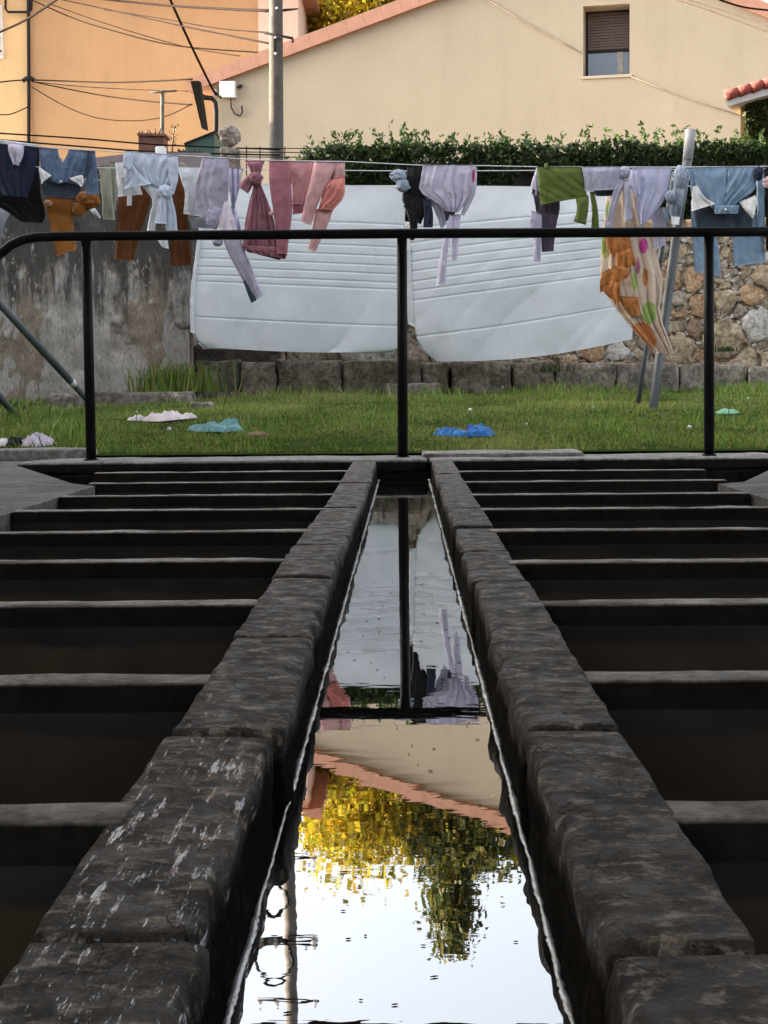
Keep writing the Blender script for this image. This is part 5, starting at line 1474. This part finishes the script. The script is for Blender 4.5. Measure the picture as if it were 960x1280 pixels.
sp_(g, "border", c_mat, [(252, 262), (244, 320), (237, 370), (238, 415)], [(258, 262), (250, 322), (245, 372), (246, 418)], MTY + .035, th=.05, amp=.003, nf=1)
sp_(g, "border", c_mat, [(246, 428), (254, 436)], [(496, 437), (490, 442)], MTY + .03, th=.045, amp=.004, nf=2, nv=8, sm=0)
g = garment("quilted_mattress", "white quilted mattress sagging lower, right of the middle railing post", "mattress", 650, 232, MTY + .25)
M2 = MTY + .02
def y2v2(y): return (y - 232.) / (447. - 232.)
ql2 = [(y2v2(a), y2v2(b)) for a, b in ((283, 262), (300, 275), (311, 288), (322, 300), (333, 313), (345, 325), (356, 338), (367, 350), (409, 396))]
sp_(g, "cover", c_mat, [(512, 231), (513, 290), (514, 350), (516, 400), (523, 435), (545, 452)], [(800, 235), (800, 280), (796, 330), (794, 380), (792, 408), (790, 424)], M2, th=.05, amp=.005, nf=1.4, nu=90, nv=300, sag=8, grooves=quilt(ql2), wr=.014, wf=3.0, diag=.9, sm=2)
sp_(g, "border", c_mat, [(507, 290), (508, 350), (510, 405)], [(515, 290), (516, 350), (520, 410)], M2 + .05, th=.05, amp=.003, nf=1)
g = None

# --- leaning props
M_galv = m_plain("grey_plastic_pole", (0.095, 0.105, 0.112), .15, 7, .5, .15, 40, .002)
M_polew = m_plain("silvered_wood", (0.27, 0.265, 0.255), .25, 9, .85, .5, 60, .004)
M_polek = m_plain("dark_iron_prop", (0.05, 0.06, 0.065), .2, 7, .6, .1)
pr = thing("leaning_pole", "grey pole leaning right with bare wooden top, holding up the clothesline at right", "pole", on_lawn(816, 511))
a, b, c_, d = on_lawn(815, 512), P(825, 440, 10.42), P(850, 260, 10.45), P(863.5, 162, 10.46)
mdl = P(859.5, 200, 10.45)
v, f = tube([a - Vector((0, 0, .05)), b, P(838, 350, 10.44), c_, mdl], [.030, .030, .031, .031, .031], 12); mesh_obj("shaft", v, f, M_galv, pr)
v, f = tube([mdl, d], [.034, .034], 12); mesh_obj("wooden_top", v, f, M_polew, pr)
pr = thing("dark_prop", "thin dark rod leaning beside the foot of the right pole", "pole", on_lawn(796, 507))
a = on_lawn(796, 507); v, f = tube([a - Vector((0, 0, .05)), P(806, 445, 10.75), P(822, 345, 10.72), P(843, 215, 10.7)], .017, 8); mesh_obj("rod", v, f, M_polek, pr)
pr = thing("slanted_pole", "grey pole slanting from the left edge down to the lawn by the left post", "pole", on_lawn(122, 511))
a = on_lawn(122, 512); k_ = P(88, 476, 10.3); v, f = tube([k_, P(0, 380, 9.8), P(-160, 205, 9.4)], .025, 12); mesh_obj("shaft", v, f, M_galv, pr)
v, f = tube([a - Vector((0, 0, .02)), k_ + (a - k_) * -.02], .021, 12); mesh_obj("lower_shaft", v, f, M_galv, pr)
v, f = tube([k_ + (a - k_) * .0, k_ + (a - k_) * .09], .027, 12); mesh_obj("collar", v, f, M_white, pr)
pr = thing("slanted_pole", "short end of a grey pole resting on the lawn at the far left edge", "pole", on_lawn(20, 517))
a = on_lawn(21, 518); v, f = tube([a - Vector((0, 0, .02)), P(0, 496, 9.9), P(-160, 330, 9.5)], .024, 12); mesh_obj("shaft", v, f, M_galv, pr)
# ================================================================ THE LAWN AND WHAT LIES ON IT
M_grass = m_leaf("grass_blade", 0.5, 0.3)
def blades(n, xr_, yr_, hmin, hmax, cols, dens=None, name="grass", wid=0.006):
    x = RNG.uniform(xr_[0], xr_[1], n); y = RNG.uniform(yr_[0], yr_[1], n)
    cl = np.array([nz(a * 1.3, b * 1.3, 8) + .6 * nz(a * 4.5, b * 4.5, 2) for a, b in zip(x, y)])
    keep = RNG.random(n) < (0.75 + 0.5 * cl)
    if dens is not None: keep &= np.array([dens(a, b) for a, b in zip(x, y)])
    x, y, cl = x[keep], y[keep], cl[keep]; n = len(x)
    z = np.array([LZ(a, b) for a, b in zip(x, y)]) - .004
    h = RNG.uniform(hmin, hmax, n) * (1 + .7 * cl)
    an = RNG.uniform(0, 2 * PI, n); bend = RNG.uniform(0.1, 0.9, n) * h
    w = wid * RNG.uniform(.6, 1.3, n)
    wa = RNG.uniform(-.6, .6, n)
    bx, by = np.cos(an) * bend, np.sin(an) * bend
    wx, wy = np.cos(wa) * w * .5, np.sin(wa) * w * .5
    V = np.stack([np.stack([x - wx, y - wy, z], 1), np.stack([x + wx, y + wy, z], 1),
                  np.stack([x + wx * .8 + bx * .35, y + wy * .8 + by * .35, z + h * .6], 1), np.stack([x - wx * .8 + bx * .35, y - wy * .8 + by * .35, z + h * .6], 1),
                  np.stack([x + bx, y + by, z + h], 1)], 1).reshape(-1, 3)
    b = np.arange(n)[:, None] * 5
    T = np.concatenate([b + np.array([[0, 1, 2]]), b + np.array([[0, 2, 3]]), b + np.array([[3, 2, 4]])])
    k = RNG.integers(0, len(cols), n)
    c = np.array(cols)[k] * RNG.uniform(.7, 1.3, (n, 1)) * (1 + .35 * cl[:, None])
    yl = np.array([max(0, nz(a * .8 + 3, b * .9, 1) + .4 * nz(a * 3, b * 3, 6)) for a, b in zip(x, y)])[:, None]
    c = c * (1 - .6 * yl) + np.array([[.26, .25, .085]]) * .9 * yl
    c *= 1.22
    return mesh_obj(name, V, T, M_grass, None, False, np.clip(np.repeat(c, 5, 0), .004, .6))
gc = [(0.10, 0.165, 0.028), (0.13, 0.205, 0.034), (0.07, 0.125, 0.02), (0.175, 0.225, 0.045), (0.21, 0.19, 0.06)]
tag(blades(150000, (-2.7, 2.9), (7.62, 13.1), .008, .032, gc), kind="stuff")
tag(blades(30000, (-6.4, 6.4), (7.64, 13.3), .03, .075, gc, lambda a, b: abs(a) > 2.5, wid=.011), kind="stuff")
edge = lambda a, b: (b > 12.45 and a > -1.6) or (b < 7.72) or (nz(a * 1.9, b * 1.9, 4) > .33)
tag(blades(13000, (-2.6, 3.4), (7.62, 13.0), .04, .10, gc[:4], edge, wid=.008), kind="stuff")
def tuft(px, py, Y, n, h, r, label, cols=gc, cat="plant"):
    q = P(px, py, Y)
    t = thing("grass_tuft", label, cat, q)
    V, T, C = [], [], []
    for i in range(n):
        x, y = q.x + RNG.normal(0, r), q.y + RNG.normal(0, .05) - .02
        hh_ = h * RNG.uniform(.4, 1.1); an = RNG.uniform(0, 2 * PI); b = hh_ * RNG.uniform(.1, .6); w = .006
        o = len(V); z = q.z - .01
        V += [(x - w, y, z), (x + w, y, z), (x + w * .6 + b * .4 * math.cos(an), y + b * .4 * math.sin(an), z + hh_ * .6), (x - w * .6 + b * .4 * math.cos(an), y + b * .4 * math.sin(an), z + hh_ * .6), (x + b * math.cos(an), y + b * math.sin(an), z + hh_)]
        T += [(o, o + 1, o + 2), (o, o + 2, o + 3), (o + 3, o + 2, o + 4)]
        c = np.array(cols[RNG.integers(0, len(cols))]) * RNG.uniform(.7, 1.4); C += [c] * 5
    tb_ = mesh_obj("blades", V, T, M_grass, t, False, np.clip(np.array(C), .003, .7))
    tag(tb_, kind="stuff")
tuft(222, 489, 12.6, 420, .26, .16, "tall green grass tuft in the corner below the streaked wall")
tuft(185, 496, 12.5, 90, .09, .16, "low grass tuft at the foot of the streaked wall")
tuft(690, 463, 13.05, 130, .08, .07, "grass tuft growing on the plinth under the right mattress", [(0.05, 0.09, .02), (.08, .13, .03)])
tuft(922, 470, 13.15, 70, .05, .05, "small grass tuft in the rubble wall near the right post", [(0.05, 0.09, .02)])
tuft(905, 438, 13.3, 60, .05, .04, "small dark weed between the large tan stones", [(0.03, 0.055, .015)])

# low stones
def rock(name, label, px0, px1, pyt, pyb, depth, mat, seed, rnd=.03, cat="stone"):
    a = on_lawn(px0, pyb); b = on_lawn(px1, pyb); y = (a.y + b.y) / 2
    A_, B_ = P(px0, pyb, y), P(px1, pyt, y)
    t = thing(name, label, cat, (A_.x / 2 + B_.x / 2, y, A_.z))
    v, f = worn_box((A_.x, y, A_.z - .06), (B_.x, y + depth, B_.z), (20, 8, 9), rnd, .014, seed, 6); mesh_obj("block", v, f, mat, t)
rock("stone_block", "dark broken stone block lying left of the left post", 57, 96, 491, 511, .3, M_ledge, 4.4)
rock("stone_slab", "long flat stone slab lying in the grass under the streaked wall", 99, 238, 490, 506, .35, M_ledge, 5.1, .015)
rock("stone_slab", "short buried stone slab right of the long slab", 238, 262, 503, 512, .25, M_ledge, 9.1, .02)
rock("stone_slab", "flat stone slab in the grass in front of the plinth at the middle post", 483, 549, 479, 494, .3, M_ledge, 6.1, .02)
rock("loose_stone", "pale loose stone at the corner under the left mattress", 264, 281, 459, 473, .12, SM[3], 7.7, .05)
rock("loose_stone", "small pale stone right of the other loose stone", 288, 304, 475, 486, .1, SM[2], 8.7, .03)
rock("loose_stone", "grey stone at the foot of the dark wall corner", 243, 262, 466, 480, .12, SM[2], 8.1, .04)
# dark return wall under the left mattress
a, b = P(242, 485, 13.02), P(428, 430, 13.02)
rk = thing("brick_return", "dark old masonry base under the left mattress at the wall corner", "wall", (a.x, 13.3, a.z))
v, f = worn_box((P(241, 480, 13.1).x, 13.1, 0.15), (P(350, 480, 13.1).x, 13.4, P(300, 430, 13.1).z), (24, 8, 14), .02, .02, 3.9, 4); mesh_obj("masonry", v, f, m_stone("dark_masonry", (.045, .037, .032), (.085, .07, .06), (.15, .125, .105), 6, (.85, .95), bump=.9, bdist=.02, fine=28), rk)

# clothes dropped on the lawn
def dropped(name, label, cat, mat, cx, cy, w, d, h, seed, parts=()):
    c = on_lawn(cx, cy)
    k = c.y / F
    t = thing(name, label, cat, (c.x, c.y, LZ(c.x, c.y)))
    def blob(nm, m_, ox, oy, sx, sy, hh_, sd, rot=0):
        V, Fc = [], []
        n = 56
        for j in range(n + 1):
            for i in range(n + 1):
                u, v_ = 2 * i / n - 1, 2 * j / n - 1
                r = math.hypot(u, v_); a = math.atan2(v_, u)
                mx = max(abs(u), abs(v_)) / r if r > 1e-6 else 1
                rad = r * mx * (1 + .34 * nz(math.cos(a) * 1.7, math.sin(a) * 1.7, sd) + .16 * nz(math.cos(a) * 5, math.sin(a) * 5, sd + 3))
                x_, y_ = math.cos(a) * rad * sx, math.sin(a) * rad * sy
                x2 = x_ * math.cos(rot) - y_ * math.sin(rot); y2 = x_ * math.sin(rot) + y_ * math.cos(rot)
                X, Y_ = c.x + ox + x2, c.y + oy + y2
                e = max(0, 1 - (r * mx) ** 3)
                k1 = 1 - abs(nz(X * 15 + sd, Y_ * 9 - X * 6, sd)) * 2; k2 = 1 - abs(nz(X * 34 - Y_ * 12, Y_ * 22 + sd, sd)) * 2
                z = LZ(X, Y_) + .026 + hh_ * .8 * e * (.32 + .5 * max(0, k1) ** 2 + .25 * max(0, k2) ** 2) - .012 * (1 - e)
                V.append((X, Y_, z))
        for j in range(n):
            for i in range(n):
                p = j * (n + 1) + i; Fc.append((p, p + 1, p + n + 2, p + n + 1))
        mesh_obj(nm, V, Fc, m_, t)
    for p in parts: blob(*p)
    return t
M_dw = m_cloth("dropped_white_pink", (0.62, 0.52, 0.52), .12, blotch=(.66, .60, .58)); M_teal = m_cloth("dropped_teal", (0.13, 0.27, 0.27), .15); M_blue = m_cloth("dropped_blue", (0.025, 0.145, 0.42), .2, blotch=(.05, .22, .52)); M_lil = m_cloth("dropped_lilac", (0.56, 0.48, 0.55), .1)
dropped("crumpled_vest", "white and pink vest lying crumpled on the grass left of the teal top", "clothing", M_dw, 198, 528, 0, 0, 0, 1, [("body", M_dw, .04, .0, .15, .11, .06, 1.2), ("strap", M_dw, -.13, .03, .06, .05, .035, 2.2), ("strap", M_dw, .18, -.01, .06, .06, .03, 5.2)])
dropped("crumpled_blouse", "teal top lying crumpled on the grass beside the white vest", "clothing", M_teal, 268, 541, 0, 0, 0, 2, [("body", M_teal, .0, .0, .13, .11, .055, 3.2), ("sleeve", M_teal, .07, .16, .05, .10, .07, 4.2, .4), ("sleeve", M_teal, -.11, .08, .05, .06, .03, 7.2), ("sleeve", M_teal, .11, -.03, .07, .05, .03, 7.9)])
dropped("crumpled_shorts", "bright blue shorts lying on the grass right of the middle post", "clothing", M_blue, 577, 547, 0, 0, 0, 3, [("leg", M_blue, .08, .02, .085, .10, .065, 3.9), ("leg", M_blue, -.08, .01, .085, .07, .045, 8.2), ("waistband", M_blue, .0, -.04, .08, .05, .03, 9.2), ("lining", m_cloth("dark_red", (.10, .02, .05)), .03, .02, .03, .05, .045, 1.9)])
dropped("crumpled_shirt", "pale lilac shirt heaped on the stone kerb at the left edge", "clothing", M_lil, 46, 559, 0, 0, 0, 4, [("body", M_lil, .0, .02, .085, .10, .06, 2.9), ("sleeve", c_black, -.115, .0, .05, .06, .045, 3.3), ("lining", c_lining, -.17, -.0, .04, .05, .03, 6.3)])
dropped("green_rag", "small pale green rag lying on the grass near the right edge", "clothing", M_teal, 909, 519, 0, 0, 0, 5, [("body", m_cloth("mint", (.16, .36, .22)), .0, .0, .075, .06, .02, 4.9)])
dropped("dry_leaves", "patch of dry brown leaves on the grass right of the teal top", "leaves", M_soil, 322, 547, 0, 0, 0, 6, [("leaf_litter", m_cloth("dry_leaf", (.14, .075, .03), .3), .0, .0, .07, .07, .012, 5.5)])
# dandelion clocks and daisies
M_puff = m_plain("dandelion_puff", (.62, .60, .55), .1, 30, .9, .3); M_stem = m_plain("flower_stem", (.10, .15, .04), .2, 8, .7, 0)
for k, (px, py, lab) in enumerate([(212, 549, "pale dandelion clock below the crumpled white vest"), (588, 528, "pale dandelion clock just behind the blue shorts"), (658, 553, "daisy at the lawn edge right of the blue shorts"), (862, 547, "pale dandelion clock close to the right railing post"), (171, 530, "small daisy left of the crumpled white vest"), (628, 500, "small daisy near the plinth under the right mattress"), (742, 520, "small daisy in the grass left of the dark leaning rod"), (935, 512, "small daisy beyond the mint rag at right")]):
    c = on_lawn(px, py); s = .012 if k in (0, 1, 3) else .006
    top = Vector((c.x, c.y, LZ(c.x, c.y) + .055 + .02 * (k % 3)))
    t = thing("dandelion", lab, "flower", (c.x, c.y, top.z - .06), "dandelions and daisies in the lawn")
    v, f = tube([(c.x, c.y, top.z - .08), top], .0022, 5); mesh_obj("stem", v, f, M_stem, t)
    V, Fc = [], []
    for i in range(7):
        for j in range(10):
            a, b_ = PI * i / 6, 2 * PI * j / 10; V.append((top.x + s * math.sin(a) * math.cos(b_), top.y + s * math.sin(a) * math.sin(b_), top.z + s * math.cos(a)))
    for i in range(6):
        for j in range(10): Fc.append((i * 10 + j, i * 10 + (j + 1) % 10, (i + 1) * 10 + (j + 1) % 10, (i + 1) * 10 + j))
    mesh_obj("head", V, Fc, M_puff, t)
